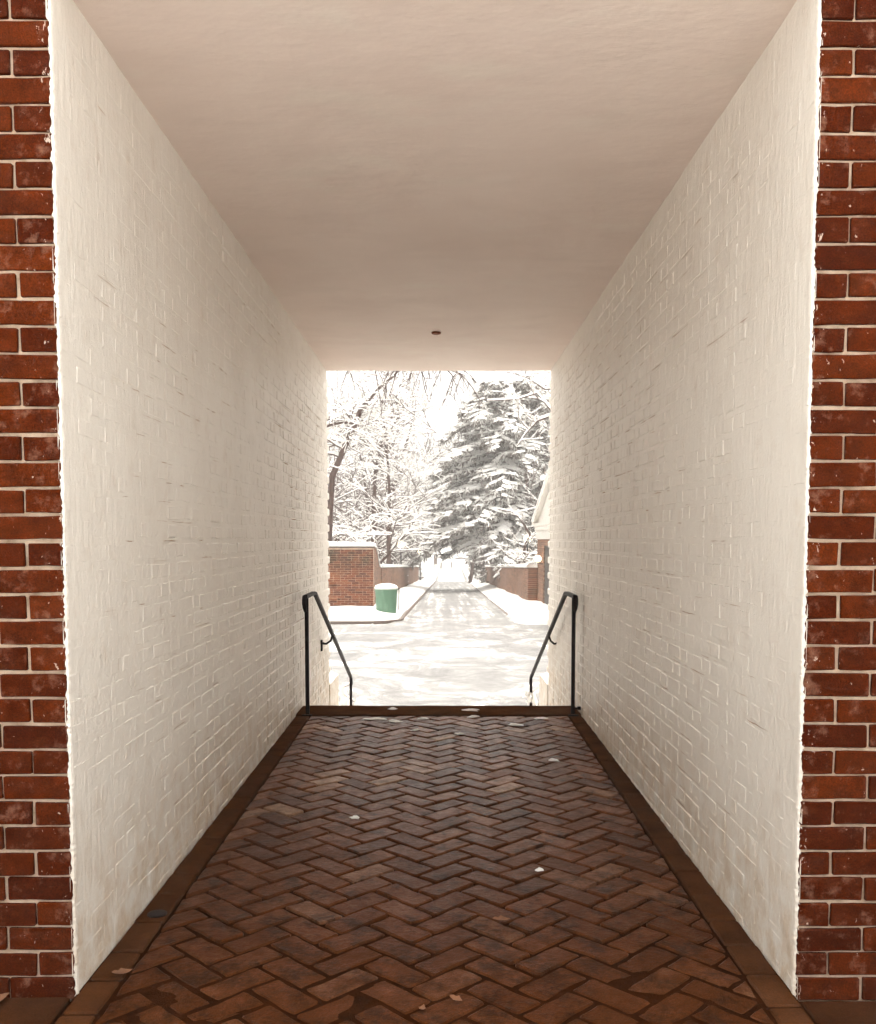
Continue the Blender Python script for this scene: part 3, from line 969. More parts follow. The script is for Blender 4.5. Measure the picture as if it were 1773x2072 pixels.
clump(0.34, 3.33, 0.004, 0.020, 0.012, 'white snow fleck on a pale brick right of the floor centre', 33)

# ------------------------------------------------------------------ tall garden wall end, left
def snow_slab(m, x0, x1, y0, y1, z, h, seed=0, res=0.12, zf=None):
    gx = axis([(x0, x1, res)]); gy = axis([(y0, y1, res)])
    b = len(m.v); n = len(gx)
    for y in gy:
        for x in gx:
            e = min(1.0, min(x - x0, x1 - x, y - y0, y1 - y) / 0.07 + 0.35)
            zz = zf(x, y) if zf else z
            m.v.append((x, y, zz + h * e ** 0.5 * (1 + 0.25 * fbm(x * 2, y * 2, seed))))
    for j in range(len(gy)-1):
        for i in range(n-1): m.f.append((b+j*n+i, b+j*n+i+1, b+(j+1)*n+i+1, b+(j+1)*n+i))
    ring = [(i, 0) for i in range(n)] + [(n-1, j) for j in range(1, len(gy))] + [(i, len(gy)-1) for i in range(n-2, -1, -1)] + [(0, j) for j in range(len(gy)-2, 0, -1)]
    c = len(m.v)
    for i, j in ring:
        x, y = gx[i], gy[j]; m.v.append((x, y, zf(x, y) if zf else z))
    for q in range(len(ring)):
        q2 = (q + 1) % len(ring)
        m.f.append((c + q, c + q2, b + ring[q2][1]*n + ring[q2][0], b + ring[q][1]*n + ring[q][0]))
    return m
GY = 27.7; GX1 = -1.96; GZ0 = -1.0; GZ1 = 0.90
gw = thing('garden_wall', (GX1, GY, GZ0), 'tall weathered red brick garden wall with snow cap, beside the green bin', 'wall')
def rel(m, o): 
    m.v = [(a - o[0], b - o[1], c - o[2]) for a, b, c in m.v]; return m
O = (GX1, GY, GZ0)
rel(MB().box(-12, GX1 - 0.012, GY + 0.012, GY + 0.36, GZ0, GZ1 - 0.002), O).build('mortar_core', M['oldmortar'], gw)
far_st = [brick_mesh('brick', 0.198, 0.056, 0.020, var_rng, 0.003, 0.004, M['wfar'], 2, 1) for _ in range(5)]
far_hd = [brick_mesh('brick', 0.092, 0.056, 0.020, var_rng, 0.003, 0.004, M['wfar'], 2, 1) for _ in range(5)]
nb_ = 0
for c_ in range(28):
    z = 0.034 + CR * c_; x = -0.002; head = c_ % 2 == 0; q = 0
    if z > GZ1 - GZ0 - 0.03: break
    while x > -1.75 and nb_ < 300:
        L = 0.092 if head else 0.198
        ob('brick', rg.choice(far_hd if head else far_st), gw, (x - L/2, 0.013 + rg.uniform(-0.003, 0.003), z)); nb_ += 1
        x -= L + 0.012; q += 1; head = (not head) if c_ % 3 == 0 else False
rel(MB().box(-12, -1.96 - 1.78, GY + 0.001, GY + 0.011, GZ0, GZ1 - 0.004), O).build('plain_face', M['wbx'], gw)
rel(MB().box(-12, GX1 + 0.03, GY - 0.03, GY + 0.39, GZ1, GZ1 + 0.035), O).build('coping', M['cap'], gw)
rel(snow_slab(MB(), -12, GX1 + 0.05, GY - 0.05, GY + 0.41, GZ1 + 0.036, 0.13, 2, 0.12), O).build('snow_cap', M['snow'], gw, True)
# its return running back and sweeping down to the low wall
def ramp_z(y):
    t = max(0, min(1, (y - 29.6) / 5.6)); t = t * t * (3 - 2 * t)
    return GZ1 * (1 - t) + (0.115) * t
m = MB(); ysr = [GY + 0.37 + i * 0.45 for i in range(19)]
for y in ysr:
    xr = GX1 - 0.02 - 0.034 * (y - GY); zt = ramp_z(y); zb = -1.2
    m.v += [(xr, y, zb), (xr, y, zt), (xr - 0.34, y, zt), (xr - 0.34, y, zb)]
for i in range(len(ysr)-1):
    for q in range(4): m.f.append((i*4+q, i*4+(q+1) % 4, (i+1)*4+(q+1) % 4, (i+1)*4+q))
m.f += [(0, 1, 2, 3), tuple(len(m.v) - 4 + q for q in (3, 2, 1, 0))]
rel(m, O).build('return_wall', M['wby'], gw)
m = MB()
for y in ysr:
    xr = GX1 - 0.02 - 0.034 * (y - GY) + 0.03; zt = ramp_z(y) + 0.002
    for u, hz in ((0, 0.0), (0, 0.05), (-0.08, 0.11), (-0.32, 0.11), (-0.40, 0.05), (-0.40, 0.0)): m.v.append((xr + u, y, zt + hz))
for i in range(len(ysr)-1):
    for q in range(5): m.f.append((i*6+q, i*6+q+1, (i+1)*6+q+1, (i+1)*6+q))
rel(m, O).build('return_snow', M['snow'], gw, True)

def low_wall(l0, y0, y1, label, side):
    """long low wall parallel to the lane, following its fall"""
    ys_ = axis([(y0, y1, 1.2)]); m = MB(); s = MB(); cpp = MB()
    o = (l0 + 0.0076 * y0, y0, road_slope(y0))
    for y in ys_:
        wob = 0.06 * math.sin(y * 0.7)
        x = l0 + 0.0076 * y + wob; zt = CAM_H - 0.04 - 0.0275 * y; zb = road_slope(y) - 0.1
        xo = x + side * 0.3
        m.v += [(x, y, zb), (x, y, zt), (xo, y, zt), (xo, y, zb)]
        cpp.v += [(x - side * 0.02, y, zt - 0.03), (x - side * 0.02, y, zt + 0.001), (xo + side * 0.02, y, zt + 0.001), (xo + side * 0.02, y, zt - 0.03)]
        for u, hz in ((-0.03, 0.002), (-0.05, 0.07), (0.02, 0.135 + 0.02 * fbm(y, 1)), (0.26, 0.135), (0.36, 0.06), (0.34, 0.002)): s.v.append((x + side * u, y, zt + hz))
    for i in range(len(ys_)-1):
        for q in range(4):
            m.f.append((i*4+q, i*4+(q+1) % 4, (i+1)*4+(q+1) % 4, (i+1)*4+q)); cpp.f.append((i*4+q, i*4+(q+1) % 4, (i+1)*4+(q+1) % 4, (i+1)*4+q))
        for q in range(5): s.f.append((i*6+q, i*6+q+1, (i+1)*6+q+1, (i+1)*6+q))
    m.f += [(0, 1, 2, 3), tuple(len(m.v) - 4 + q for q in (3, 2, 1, 0))]
    s.f += [(0, 1, 2, 3, 4, 5), tuple(len(s.v) - 6 + q for q in range(6))]
    t = thing('garden_wall', o, label, 'wall')
    rel(m, o).build('wall_body', M['wby'], t); rel(cpp, o).build('coping', M['cap'], t); rel(s, o).build('snow_cap', M['snow'], t, True)
low_wall(-2.52, 36.0, 80, 'long low brick wall with snow cap along the left of the lane', -1)
low_wall(2.60, 31.9, 70, 'long low brick wall with snow cap along the right of the lane', 1)

# ------------------------------------------------------------------ green bin
bn = thing('trash_bin', (-1.52, 26.35, -0.90), 'green round trash bin with thick snow on top, beside the tall wall', 'bin')
v, f = lathe([(0.255, 0.0), (0.27, 0.02), (0.30, 0.62), (0.305, 0.66)], 28); ob('body', mesh('body', v, f, M['green'], False), bn)
v, f = lathe([(0.305, 0.655), (0.322, 0.66), (0.322, 0.69), (0.30, 0.70)], 28); ob('rim', mesh('rim', v, f, M['green'], True), bn)
v, f = lathe([(0.315, 0.692), (0.325, 0.73), (0.29, 0.79), (0.18, 0.83), (0.05, 0.845)], 28)
v = [(a, b, c + 0.02 * fbm(a * 5, b * 5)) for a, b, c in v]; ob('snow_cap', mesh('snow_cap', v, f, M['snow'], True), bn)
m = MB(); m.tube([(0.33, 0.02, 0.70), (0.345, 0.02, 0.66), (0.335, 0.02, 0.12)], 0.012, 5); m.box(0.30, 0.36, -0.01, 0.05, 0.695, 0.712)
m.build('side_bar', M['iron'], bn)
for k_ in range(3):
    v, f = lathe([(0.2705 + 0.03 * zz / 0.6 + 0.004, zz) for zz in (0.16 + 0.17 * k_, 0.172 + 0.17 * k_)], 28)
    ob('rib', mesh('rib', v, f, M['green'], True), bn)

# ------------------------------------------------------------------ pavilion, right
PL = 2.93                                   # its road face, measured from the lane axis
pw = thing('pavilion', (PL, 27.5, -1.0), 'small brick pavilion with white pediment and snowy roof, right of the lane', 'building')
PO = (PL, 27.5, -1.0)
def ph(y): return PL + 0.0076 * y - PL
m = MB(); m.box(PL + 0.2, PL + 5, 22.0, 32.0, -1.4, 1.14); rel(m, PO).build('wall', M['wby'], pw)
m = MB(); m.box(PL + 0.16, PL + 5.1, 21.9, 32.06, 1.142, 1.42); m.box(PL + 0.12, PL + 5.2, 21.8, 32.1, 1.422, 1.56); m.box(PL + 0.08, PL + 5.2, 21.7, 32.2, 1.562, 1.66)
rel(m, PO).build('frieze', M['white'], pw)
apex = 1.66 + 1.36; yc = 27.0
m = MB()
m.v += [(PL + 0.2, 21.9, 1.662), (PL + 0.2, 32.1, 1.662), (PL + 0.2, yc, apex - 0.05), (PL + 5, 21.9, 1.662), (PL + 5, 32.1, 1.662), (PL + 5, yc, apex - 0.05)]
m.f += [(0, 1, 2), (3, 5, 4), (0, 3, 4, 1)]
rel(m, PO).build('pediment', M['white'], pw)
for a, b in ((21.6, yc), (32.4, yc)):
    m = MB()
    for x in (PL + 0.05, PL + 5.2):
        m.v += [(x, a, 1.58), (x, b, apex), (x, b, apex + 0.14), (x, a, 1.72)]
    m.f += [(0, 1, 2, 3), (7, 6, 5, 4), (0, 4, 5, 1), (2, 6, 7, 3), (0, 3, 7, 4)]
    rel(m, PO).build('raking_cornice', M['white'], pw)
    m = MB()
    for x in (PL + 0.03, PL + 0.12, PL + 5.2):
        hh = 0.05 if x < PL + 0.1 else 0.17
        m.v += [(x, a, 1.724), (x, b, apex + 0.145), (x, b, apex + 0.145 + hh), (x, a, 1.724 + hh)]
    for q in range(2):
        for e in range(4): m.f.append((q*4+e, q*4+(e+1) % 4, (q+1)*4+(e+1) % 4, (q+1)*4+e))
    m.f += [(0, 1, 2, 3), (11, 10, 9, 8)]
    rel(m, PO).build('roof_snow', M['snow'], pw)
m = MB(); m.box(PL + 0.17, PL + 0.205, 25.2, 29.4, -1.0, 0.95); rel(m, PO).build('door', M['door'], pw)
m = MB(); m.box(PL + 0.14, PL + 0.215, 29.4, 29.6, -1.0, 1.1); m.box(PL + 0.14, PL + 0.215, 24.98, 25.2, -1.0, 1.1); m.box(PL + 0.14, PL + 0.215, 25.2, 29.4, 0.95, 1.1)
rel(m, PO).build('door_frame', M['wby'], pw)
wl_ = thing('wall_lamp', (PL + 0.2, 30.2, 0.38), 'lit globe lamp on the brick wall of the pavilion, by its door', 'lamp')
m = MB(); m.tube([(0, 0, 0), (-0.10, 0, 0.0), (-0.16, 0, 0.06)], 0.015, 6); m.build('bracket', M['iron'], wl_)
v, f = lathe([(0.005 + 0.105 * math.sin(math.pi * i / 10), -0.105 * math.cos(math.pi * i / 10)) for i in range(11)], 14)
o = ob('globe', mesh('globe', v, f, M['globe'], True), wl_, (-0.16, 0, 0.16))

# ------------------------------------------------------------------ lamp posts
def lamp(x, y, ztop, r, label):
    z0 = road_slope(y) + 0.1
    t = thing('lamp_post', (x, y, z0), label, 'lamp', 'globe lamp posts along the lane')
    H = ztop - z0
    m = MB(); m.tube([(0, 0, -0.2), (0, 0, 0.3), (0, 0, 0.32), (0, 0, H - r)], [0.09, 0.08, 0.05, 0.04], 8); m.build('pole', M['iron'], t)
    v, f = lathe([(0.005 + r * math.sin(math.pi * i / 10), -r * math.cos(math.pi * i / 10)) for i in range(11)], 16)
    ob('globe', mesh('globe', v, f, M['globe'], True), t, (0, 0, H))
    m = MB(); m.tube([(0, 0, H - r - 0.06), (0, 0, H - r + 0.03)], [0.07, 0.11], 8); m.build('fitter', M['iron'], t)
lamp(-2.42, 57.0, 0.87, 0.21, 'lit globe lamp nearest on the left, behind the low wall among snowy branches')
lamp(-1.78, 79.0, 0.20, 0.19, 'smaller globe lamp on a black pole at the far end of the left wall')
lamp(4.25, 48.5, 1.16, 0.17, 'lit globe lamp on the right, close to the pavilion gable')
lamp(4.0, 74.0, 0.60, 0.18, 'faint globe lamp on the right among the snowy pine boughs')

# ------------------------------------------------------------------ far end of the lane
for x, lab in ((-0.15, 'left of two faint grey posts at the far end of the lane'), (1.32, 'right of two faint grey posts at the far end of the lane')):
    t = MB(); t.tube([(0, 0, 0), (0, 0, 0.9), (0, 0, 1.0)], [0.13, 0.13, 0.09], 10)
    o = t.build('gate_post', M['kerb'], None, False, (x, 136, -2.95)); o['label'] = lab; o['category'] = 'post'; o['group'] = 'posts closing the lane'
t = thing('sign_post', (-0.95, 120, -2.93), 'faint sign on a pole at the far left end of the lane', 'sign')
MB().box(-0.04, 0.04, -0.04, 0.04, 0, 2.1).build('pole', M['kerb'], t); MB().box(-0.1, 0.35, -0.06, -0.041, 1.0, 2.1).build('panel', M['kerb'], t)
for x, y, L, lab in ((3.1, 92.5, 3.2, 'low snowy step wall on the right beyond the lane end'), (-4.4, 96, 2.6, 'low snowy step wall on the left beyond the lane end')):
    t = thing('step_wall', (x, y, road_slope(y)), lab, 'wall')
    MB().box(0, L, 0, 0.4, -0.1, 0.30).build('wall_body', M['kerb'], t)
    snow_slab(MB(), -0.04, L + 0.04, -0.05, 0.45, 0.302, 0.22, 1, 0.2).build('snow_cap', M['snow'], t, True)
t = thing('hydrant', (3.65, 89.0, road_slope(89)), 'small reddish hydrant at the far end of the right wall', 'hydrant')
v, f = lathe([(0.16, 0), (0.16, 0.06), (0.12, 0.08), (0.12, 0.55), (0.15, 0.57), (0.15, 0.62), (0.10, 0.72), (0.03, 0.77)], 12)
ob('barrel', mesh('barrel', v, f, M['rust'], True), t)
m = MB(); m.tube([(-0.22, 0, 0.42), (0.22, 0, 0.42)], 0.06, 8); m.build('outlets', M['rust'], t)

# ------------------------------------------------------------------ trees
MINR = [0.0]      # finest twig drawn for the tree in hand
def limb(b, s, pts, r0, r1, sides, rg, snow=1.0):
    n = len(pts)
    rad = [max(MINR[0], r0 + (r1 - r0) * i / (n - 1)) for i in range(n)]
    b.tube(pts, rad, sides, False)
    if snow > 0:
        run = []
        def flush():
            if len(run) > 1:
                P = [pts[i] for i in run]
                w = [max(0.012, rad[i] * 0.95 + 0.008) * snow for i in run]; h = [(0.022 + rad[i] * 0.75) * snow * rg.uniform(0.7, 1.3) for i in run]
                w[0] *= 0.5; w[-1] *= 0.5
                s.snow_strip(P, w, h, [rad[i] * 0.8 for i in run])
            run.clear()
        for i in range(n):
            d = pts[min(i+1, n-1)] - pts[max(0, i-1)]
            if d.length > 0 and abs(d.normalized().z) < 0.86 and rg.random() > 0.08: run.append(i)
            else: flush()
        flush()

def grow(b, tw, s, p, d, L, r, depth, rg, droop, snow, nseg=5):
    """a crooked branch with its side shoots"""
    pts = [p.copy()]; q = p.copy(); dd = d.copy()
    for i in range(nseg):
        dd = (dd + Vector((rg.uniform(-.28, .28), rg.uniform(-.28, .28), rg.uniform(-.2, .2) - droop * 0.12))).normalized()
        q = q + dd * (L / nseg); pts.append(q.copy())
    limb(b if r > 0.02 else tw, s, pts, r, r * 0.45, 6 if r > 0.05 else (4 if r > 0.015 else 3), rg, snow)
    if depth == 0: return
    nch = {3: 6, 2: 6, 1: 5}.get(depth, 5)
    for _ in range(nch):
        t = rg.uniform(0.25, 1.0); i = min(nseg - 1, int(t * nseg)); fr = t * nseg - i
        o = pts[i].lerp(pts[i+1], fr); base = (pts[i+1] - pts[i]).normalized()
        side = Vector((rg.uniform(-1, 1), rg.uniform(-1, 1), rg.uniform(-0.25, 0.8))).normalized()
        nd = (base * 0.75 + side * 0.85).normalized()
        grow(b, tw, s, o, nd, L * rg.uniform(0.38, 0.62), r * 0.48, depth - 1, rg, droop, snow, 4)

def bare_tree(loc, label, seed, paths=None, H=9.0, r=0.14, lean=(0, 0), nlimb=9, snow=1.0, depth=3, droop=0.4, first=0.25, group='bare snowy trees'):
    rg = random.Random(seed); t = thing('bare_tree', loc, label, 'tree', group)
    b, tw, s = MB(), MB(), MB()
    if paths is None:
        pts = []
        for i in range(9):
            u = i / 8
            pts.append(Vector((lean[0] * u * u * H + 0.05 * H * 0.3 * math.sin(i * 1.3 + seed), lean[1] * u * H + 0.03 * H * 0.3 * math.cos(i * 1.7 + seed), u * H - 0.2)))
        paths = [(pts, r, r * 0.2)]
    for pts, r0, r1 in paths:
        pts = [Vector(p) for p in pts]
        limb(b, s, pts, r0, r1, 8, rg, snow)
        n = len(pts) - 1
        for _ in range(nlimb):
            u = rg.uniform(first, 1.0); i = min(n - 1, int(u * n)); o = pts[i].lerp(pts[i+1], u * n - i)
            a = rg.uniform(0, 6.28)
            d = Vector((math.cos(a), math.sin(a), rg.uniform(0.1, 0.9))).normalized()
            L = H * rg.uniform(0.22, 0.40) * (1.15 - 0.5 * u)
            grow(b, tw, s, o, d, L, max(0.02, (r0 + (r1 - r0) * u) * 0.42), depth - 1, rg, droop, snow)
    b.build('trunk', M['bark'], t, True); tw.build('crown', M['twig'], t, kind='stuff'); s.build('snow', M['snow_tree'], t, kind='stuff')
    return t

def Z(y): return road_slope(y) + 0.1
# leaning tree behind the tall wall, its crooked stem crossing the top left
y = 34.0; b0 = Vector((-4.05, y, Z(y)))
def at(px, py, yy): return Vector(((px - 895) / 1965 * yy, yy, CAM_H + (1092 - py) / 1965 * yy))
def locp(pts, base): return [at(*p) - base for p in pts]
bare_tree(b0, 'leaning dark-stemmed bare tree at the left edge, behind the tall wall', 3,
          [(locp([(662, 1215, 34), (666, 1090, 34), (673, 968, 34), (700, 905, 34), (719, 866, 34), (731, 834, 34), (765, 792, 34), (799, 764, 34), (835, 715, 34)], b0), 0.13, 0.055),
           (locp([(625, 848, 33.7), (660, 851, 33.8), (690, 852, 33.9), (715, 860, 34), (745, 866, 34.2)], b0), 0.06, 0.03),
           (locp([(620, 872, 33.6), (660, 866, 33.8), (700, 857, 33.9), (722, 858, 34)], b0), 0.05, 0.035),
           (locp([(722, 858, 34), (738, 832, 34), (760, 815, 34.3), (800, 815, 34.8), (850, 850, 35), (885, 880, 35.3)], b0), 0.035, 0.010)],
          H=6.5, nlimb=10, snow=1.25, depth=3, droop=0.8)
y = 43.0; b1 = Vector((-2.33, y, Z(y)))
bare_tree(b1, 'upright bare tree with straight dark trunk above the low left wall', 8,
          [(locp([(788, 1190, 43), (787, 1120, 43), (787, 1060, 43), (789, 1000, 43), (786, 940, 43), (780, 870, 43), (772, 810, 43)], b1), 0.115, 0.03),
           (locp([(789, 1010, 43), (801, 985, 43), (812, 970, 43.3), (800, 955, 43.5)], b1), 0.05, 0.02)],
          H=6.0, nlimb=13, snow=1.0, depth=3, droop=0.3)
y = 36.5; b2 = Vector((-2.75, y, Z(y)))
bare_tree(b2, 'low spreading bare tree behind the low left wall, limbs thick with snow', 14,
          [(locp([(760, 1195, 36.5), (768, 1140, 36.5), (786, 1123, 36.5), (800, 1103, 36.5), (818, 1082, 36.6), (838, 1052, 36.8), (858, 1040, 37)], b2), 0.07, 0.015),
           (locp([(770, 1140, 36.5), (742, 1120, 36.3), (715, 1085, 36.2), (690, 1080, 36.2), (668, 1092, 36.2)], b2), 0.05, 0.015),
           (locp([(786, 1123, 36.5), (790, 1098, 36.5), (800, 1060, 36.4), (812, 1035, 36.4)], b2), 0.035, 0.01)],
          H=4.5, nlimb=9, snow=1.3, depth=2, droop=0.5)
# right: small crooked tree in front of the pine, growing behind the low right wall
y = 39.0; b3 = Vector((3.35, y, Z(y)))
bare_tree(b3, 'crooked small tree with snow-laden limbs behind the low right wall', 23,
          [(locp([(1062, 1190, 39), (1063, 1150, 39), (1062, 1130, 39), (1060, 1116, 39), (1066, 1095, 39), (1072, 1082, 39), (1060, 1062, 39), (1048, 1045, 39), (1036, 1036, 39), (1005, 1030, 39)], b3), 0.075, 0.022),
           (locp([(1062, 1128, 39), (1075, 1128, 39), (1088, 1141, 39), (1096, 1148, 39)], b3), 0.06, 0.03),
           (locp([(1048, 1190, 39), (1049, 1150, 39), (1050, 1132, 39), (1062, 1126, 39)], b3), 0.06, 0.05)],
          H=3.2, nlimb=8, snow=1.35, depth=2, droop=0.3)
# limb reaching in from a tree beyond the right edge
y = 36.0; b4 = Vector((6.6, y, Z(y)))
bare_tree(b4, 'snow-laden limbs reaching in at the top right edge, their trunk out of sight', 31,
          [([(0, 0, -0.2), (0.05, 0, 2.0), (0.0, 0, 4.2), (-0.1, 0, 6.5), (0.1, 0, 8.5)], 0.2, 0.08),
           (locp([(1255, 880, 36), (1180, 845, 36), (1120, 842, 36), (1085, 855, 36), (1062, 880, 36), (1045, 905, 36)], b4), 0.075, 0.02),
           (locp([(1255, 860, 36), (1150, 842, 36), (1110, 830, 36), (1085, 800, 36.3), (1045, 812, 36.5), (985, 815, 36.7)], b4), 0.075, 0.015),
           (locp([(1255, 830, 36), (1140, 790, 36), (1100, 792, 36), (1070, 772, 36), (1040, 760, 36.2)], b4), 0.06, 0.015)],
          H=4.6, nlimb=7, snow=1.5, depth=2, droop=0.3, first=0.4)

y = 23.0; b5 = Vector((-5.6, y, -0.95))
MINR[0] = 0.007
bare_tree(b5, 'fine drooping twigs along the top of the opening, from a near tree out of sight', 57,
          [([(0, 0, -0.2), (0.1, 0, 2.0), (0.4, 0, 4.2), (1.2, 0.1, 6.0)], 0.16, 0.09),
           ([(1.2, 0.1, 6.0), (2.8, 0.3, 6.95), (4.4, 0.4, 7.1), (6.0, 0.2, 6.95), (7.4, -0.1, 6.7)], 0.07, 0.012),
           ([(0.9, 0.1, 5.4), (2.0, 1.2, 6.4), (3.8, 1.8, 6.75), (5.2, 2.2, 6.6), (6.2, 2.4, 6.3)], 0.06, 0.010)],
          H=4.6, nlimb=18, snow=0.5, depth=2, droop=3.0, first=0.3)
MINR[0] = 0.0
def conifer(loc, label, H, Rr, r0, seed, levels, per, tuft=1.0, lean=0.0, name='pine_tree', snowy=0.75, low=0.06, power=0.75, plate=1.0, group='snow-laden evergreens'):
    rg = random.Random(seed); t = thing(name, loc, label, 'tree', group)
    b, fo, s = MB(), MB(), MB()
    tp = [Vector((lean * (i / 8) * H + 0.04 * math.sin(i * 2.0), 0.03 * math.cos(i), -0.3 + (H + 0.3) * i / 8)) for i in range(9)]
    b.tube(tp, [r0 * (1 - 0.93 * i / 8) for i in range(9)], 8, False)
    def blade(o, d, L, w, tgt):
        x = d.cross(Vector((rg.uniform(-1, 1), rg.uniform(-1, 1), rg.uniform(-1, 1))))
        if x.length < 1e-4: return
        x.normalize(); x *= w
        k0 = len(tgt.v); e = o + d * L
        mdl = o + d * (L * 0.5) + Vector((0, 0, 0.04 * L))
        tgt.v += [tuple(o - x * 0.6), tuple(o + x * 0.6), tuple(mdl + x), tuple(e), tuple(mdl - x)]
        tgt.f.append((k0, k0+1, k0+2, k0+3, k0+4))
    for lv in range(levels):
        u = low + (0.985 - low) * (lv + rg.uniform(-.25, .25)) / levels
        u = max(low, min(0.985, u))
        ip = u * 8; i0 = min(7, int(ip)); org = tp[i0].lerp(tp[i0+1], ip - i0)
        LL = Rr * (1 - u) ** power
        a0 = rg.uniform(0, 6.28)
        for q in range(per):
            a = a0 + 6.283 * q / per + rg.uniform(-.35, .35)
            L = LL * rg.uniform(0.7, 1.12) + 0.25
            out = Vector((math.cos(a), math.sin(a), 0)); sidev = Vector((-out.y, out.x, 0))
            pts = []; el = rg.uniform(0.05, 0.35); pz = 0; pr = 0
            sway = rg.uniform(-.2, .2)
            for i in range(8):
                w = i / 7
                pts.append(org + out * (L * w) + sidev * (sway * L * w * w) + Vector((0, 0, L * (el * w - (el + 0.30) * w * w))))
            b.tube(pts, [max(0.012, 0.018 * L * (1 - 0.85 * i / 7)) for i in range(8)], 4, False)
            nbr = max(4, int(L * 3.2))
            for c_ in range(nbr):
                w = 0.22 + 0.78 * (c_ + rg.random()) / nbr
                ip2 = min(6.999, w * 7); j = int(ip2); o = pts[j].lerp(pts[j+1], ip2 - j)
                bl = (0.40 * L * (1.05 - w) + 0.35) * rg.uniform(0.7, 1.2)
                sd = rg.choice((-1, 1))
                d = (out * rg.uniform(0.45, 0.9) + sidev * sd * rg.uniform(0.5, 1.0) + Vector((0, 0, rg.uniform(-0.30, 0.02)))).normalized()
                br = [o + d * (bl * k_ / 3) + Vector((0, 0, -0.10 * bl * (k_ / 3) ** 2)) for k_ in range(4)]
                covered = rg.random() < snowy
                if covered:
                    ww = rg.uniform(0.07, 0.17) * tuft * plate
                    s.snow_strip(br, [ww * 0.6, ww * 1.1, ww * 1.1, ww * 0.5], [rg.uniform(0.05, 0.12) * tuft for _ in range(4)], [0.03] * 4)
                for k_ in range(1, 4):
                    oo = br[k_]
                    for _ in range(9):
                        dd = (d * rg.uniform(0.1, 0.9) + Vector((rg.uniform(-.8, .8), rg.uniform(-.8, .8), rg.uniform(-1.0, 0.15)))).normalized()
                        blade(oo, dd, rg.uniform(0.22, 0.5) * tuft, 0.022 * tuft, fo)
                    if covered:
                        for _ in range(7):
                            dd = (d * rg.uniform(0.3, 1.0) + Vector((rg.uniform(-.7, .7), rg.uniform(-.7, .7), rg.uniform(-.8, 0.15)))).normalized()
                            blade(oo + Vector((0, 0, 0.05)), dd, rg.uniform(0.2, 0.42) * tuft, 0.030 * tuft, s)
    b.build('trunk', M['bark'], t, True); fo.build('crown', M['needles'], t, kind='stuff'); s.build('snow', M['snow_tree'], t, kind='stuff')
    return t

conifer((4.1, 57.0, Z(57)), 'big pine with drooping snow-laden boughs over the right of the lane', 12.9, 7.3, 0.26, 41, 16, 8, 1.1, -0.01, low=0.27, power=0.52, plate=1.65, snowy=0.92)
conifer((7.6, 66.0, Z(66)), 'tall snowy evergreen behind the pavilion, right of the big pine', 14.0, 5.0, 0.22, 46, 15, 7, 1.2, 0, low=0.1, power=0.6, plate=1.3, snowy=0.8)
conifer((5.0, 70.0, Z(70)), 'dark evergreen right of the lane, behind the big pine', 6.0, 2.6, 0.16, 42, 14, 6, 1.1, 0, snowy=0.3, low=0.03)
conifer((-3.7, 84.0, Z(84)), 'dark evergreen left of the lane end, behind the pole lamp', 5.6, 2.3, 0.13, 43, 13, 6, 1.0, 0, snowy=0.2, low=0.03)
conifer((-5.6, 76.0, Z(76)), 'taller dark evergreen behind the low left wall', 6.5, 2.6, 0.15, 44, 13, 6, 1.0, 0, snowy=0.45, low=0.03)
conifer((5.0, 92.0, Z(92)), 'dark evergreen at the far right corner of the lane', 7.5, 2.9, 0.13, 45, 13, 6, 1.1, 0, snowy=0.25, low=0.03)

BG = [(-3.6, 47, 11.5, 'lean'), (-3.3, 58, 12.5, 'lean'), (-8.5, 48, 9, 'first'), (-6.3, 52, 10, ''), (-4.6, 60, 11, ''), (-10.5, 62, 12, ''), (-3.4, 66, 9, ''), (-7.5, 72, 13, ''), (-5.2, 88, 13, ''), (-11, 90, 15, ''), (-2.6, 98, 12, ''),
      (6.3, 50, 8, ''), (8.2, 64, 11, ''), (2.4, 80, 13, ''), (9.0, 84, 13, ''), (5.6, 98, 14, '')]
BGL = ['tall bare tree leaning over the lane from behind the low left wall', 'bare tree leaning over the lane, beyond the first left lamp', 'bare tree thick with twigs beyond the tall wall, nearest of the left wood', 'slim bare tree in the left wood, behind the upright dark trunk',
       'tall bare tree of the left wood, nearer the lane', 'tall bare tree deep in the wood at the left edge', 'bare tree of the left wood beside the lane, above the first lamp',
       'tall twiggy bare tree in the middle of the left wood', 'tall pale bare tree at the back of the left wood', 'tallest bare tree at the back left edge of the wood',
       'bare tree beyond the far left end of the lane', 'twiggy bare tree behind the pavilion gable', 'bare tree right of the big pine, beyond the pavilion',
       'tall bare tree behind the big pine, close to the lane', 'tall bare tree at the far right edge behind the pine', 'bare tree beyond the far right end of the lane']
MINR[0] = 0.017
for i, ((x, y, H, _), lab) in enumerate(zip(BG, BGL)):
    bare_tree((x, y, Z(y)), lab, 200 + i, None, H, 0.09 + 0.006 * H, ((0.17 if _ else random.Random(i).uniform(-.08, .08)), 0), 16 if _ else 12, 0.8, 3, 0.25, 0.12, 'bare trees of the snowy wood')

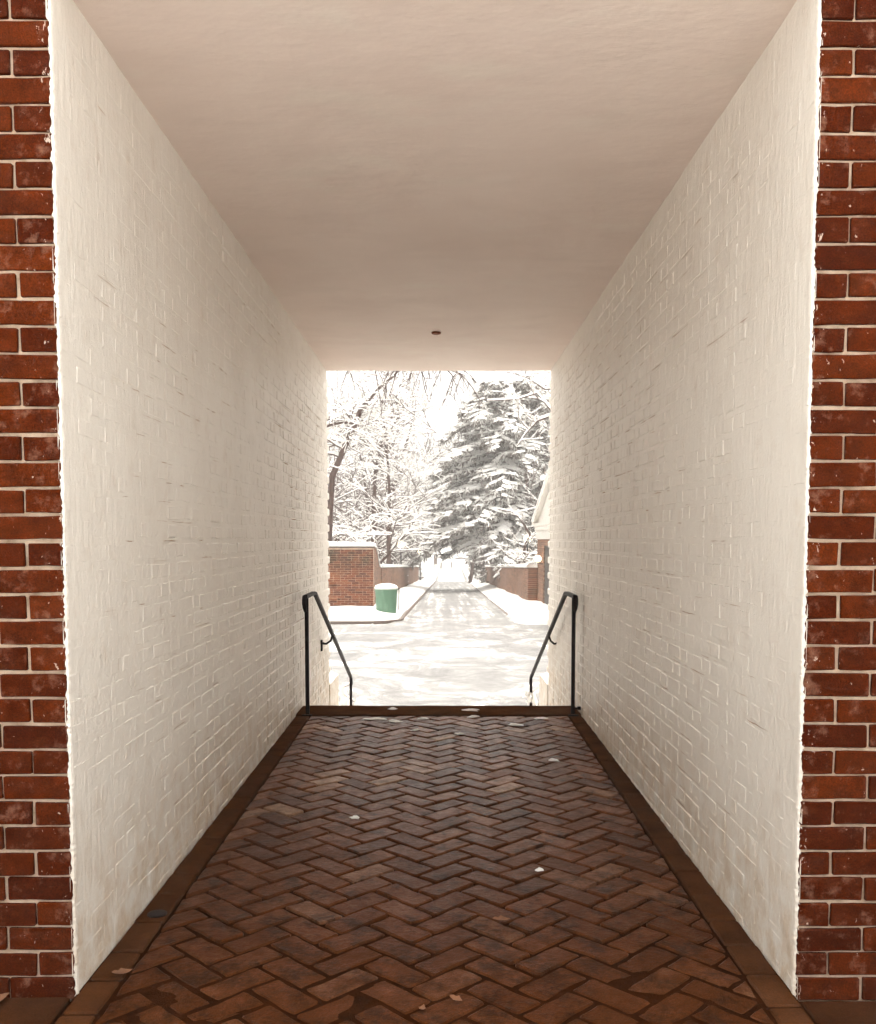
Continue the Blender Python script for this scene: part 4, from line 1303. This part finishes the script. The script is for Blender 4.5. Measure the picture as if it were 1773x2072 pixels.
rg = random.Random(77); tw, sn = MB(), MB()
for q in range(8000):
    y = rg.uniform(44, 96)
    left = rg.random() < 0.72
    x = -3.0 - 11 * rg.random() ** 1.4 if left else 4.6 + 8 * rg.random()
    top = 7.5 if left else 5.0
    o = Vector((x, y, road_slope(y) + top * rg.random() ** 1.5))
    d = Vector((rg.uniform(-1, 1), rg.uniform(-1, 1), rg.uniform(-0.1, 1.3))).normalized(); L = rg.uniform(0.6, 1.8)
    p = [o]
    for k_ in range(3):
        d = (d + Vector((rg.uniform(-.4, .4), rg.uniform(-.4, .4), rg.uniform(-.35, .15)))).normalized(); p.append(p[-1] + d * L / 3)
    tw.tube(p, [0.024, 0.02, 0.015, 0.01], 3, False)
    if rg.random() < 0.4: sn.snow_strip(p, [0.02, 0.03, 0.03, 0.015], [0.04, 0.05, 0.05, 0.03], [0.012] * 4)
for q in range(6500):
    y = rg.uniform(96, 150)
    left = rg.random() < 0.6
    x = (-3.5 - 26 * rg.random()) if left else (6.0 + 20 * rg.random())
    o = Vector((x, y, road_slope(y) + 11 * rg.random() ** 1.3))
    d = Vector((rg.uniform(-1, 1), rg.uniform(-1, 1), rg.uniform(-0.1, 2.0))).normalized(); L = rg.uniform(1.0, 3.0)
    p = [o]
    for k_ in range(3):
        d = (d + Vector((rg.uniform(-.4, .4), rg.uniform(-.4, .4), rg.uniform(-.35, .15)))).normalized(); p.append(p[-1] + d * L / 3)
    tw.tube(p, [0.04, 0.034, 0.028, 0.018], 3, False)
    if rg.random() < 0.4: sn.snow_strip(p, [0.03, 0.05, 0.05, 0.02], [0.06, 0.07, 0.07, 0.04], [0.02] * 4)
u = bpy.data.objects.new('undergrowth', None); col.objects.link(u); u['kind'] = 'stuff'; u['label'] = 'dense snowy tangle of twigs filling the wood on both sides'
tw.build('twigs', M['twig'], u, kind='stuff'); sn.build('snow', M['snow_tree'], u, kind='stuff')

# ------------------------------------------------------------------ winter haze
hz = MB().box(-60, 60, -18, 200, -5.5, 18).mesh('haze', None)
hm = bpy.data.materials.new('haze'); hm.use_nodes = True
hn = hm.node_tree.nodes; hn.clear()
ho = hn.new('ShaderNodeOutputMaterial'); pvn = hn.new('ShaderNodeVolumePrincipled')
pvn.inputs['Color'].default_value = (0.97, 0.95, 0.94, 1)
pvn.inputs['Density'].default_value = 0.0036
hm.node_tree.links.new(pvn.outputs[0], ho.inputs['Volume'])
hm.cycles.homogeneous_volume = True
hz.materials.append(hm)
ob('haze', hz, kind='stuff')
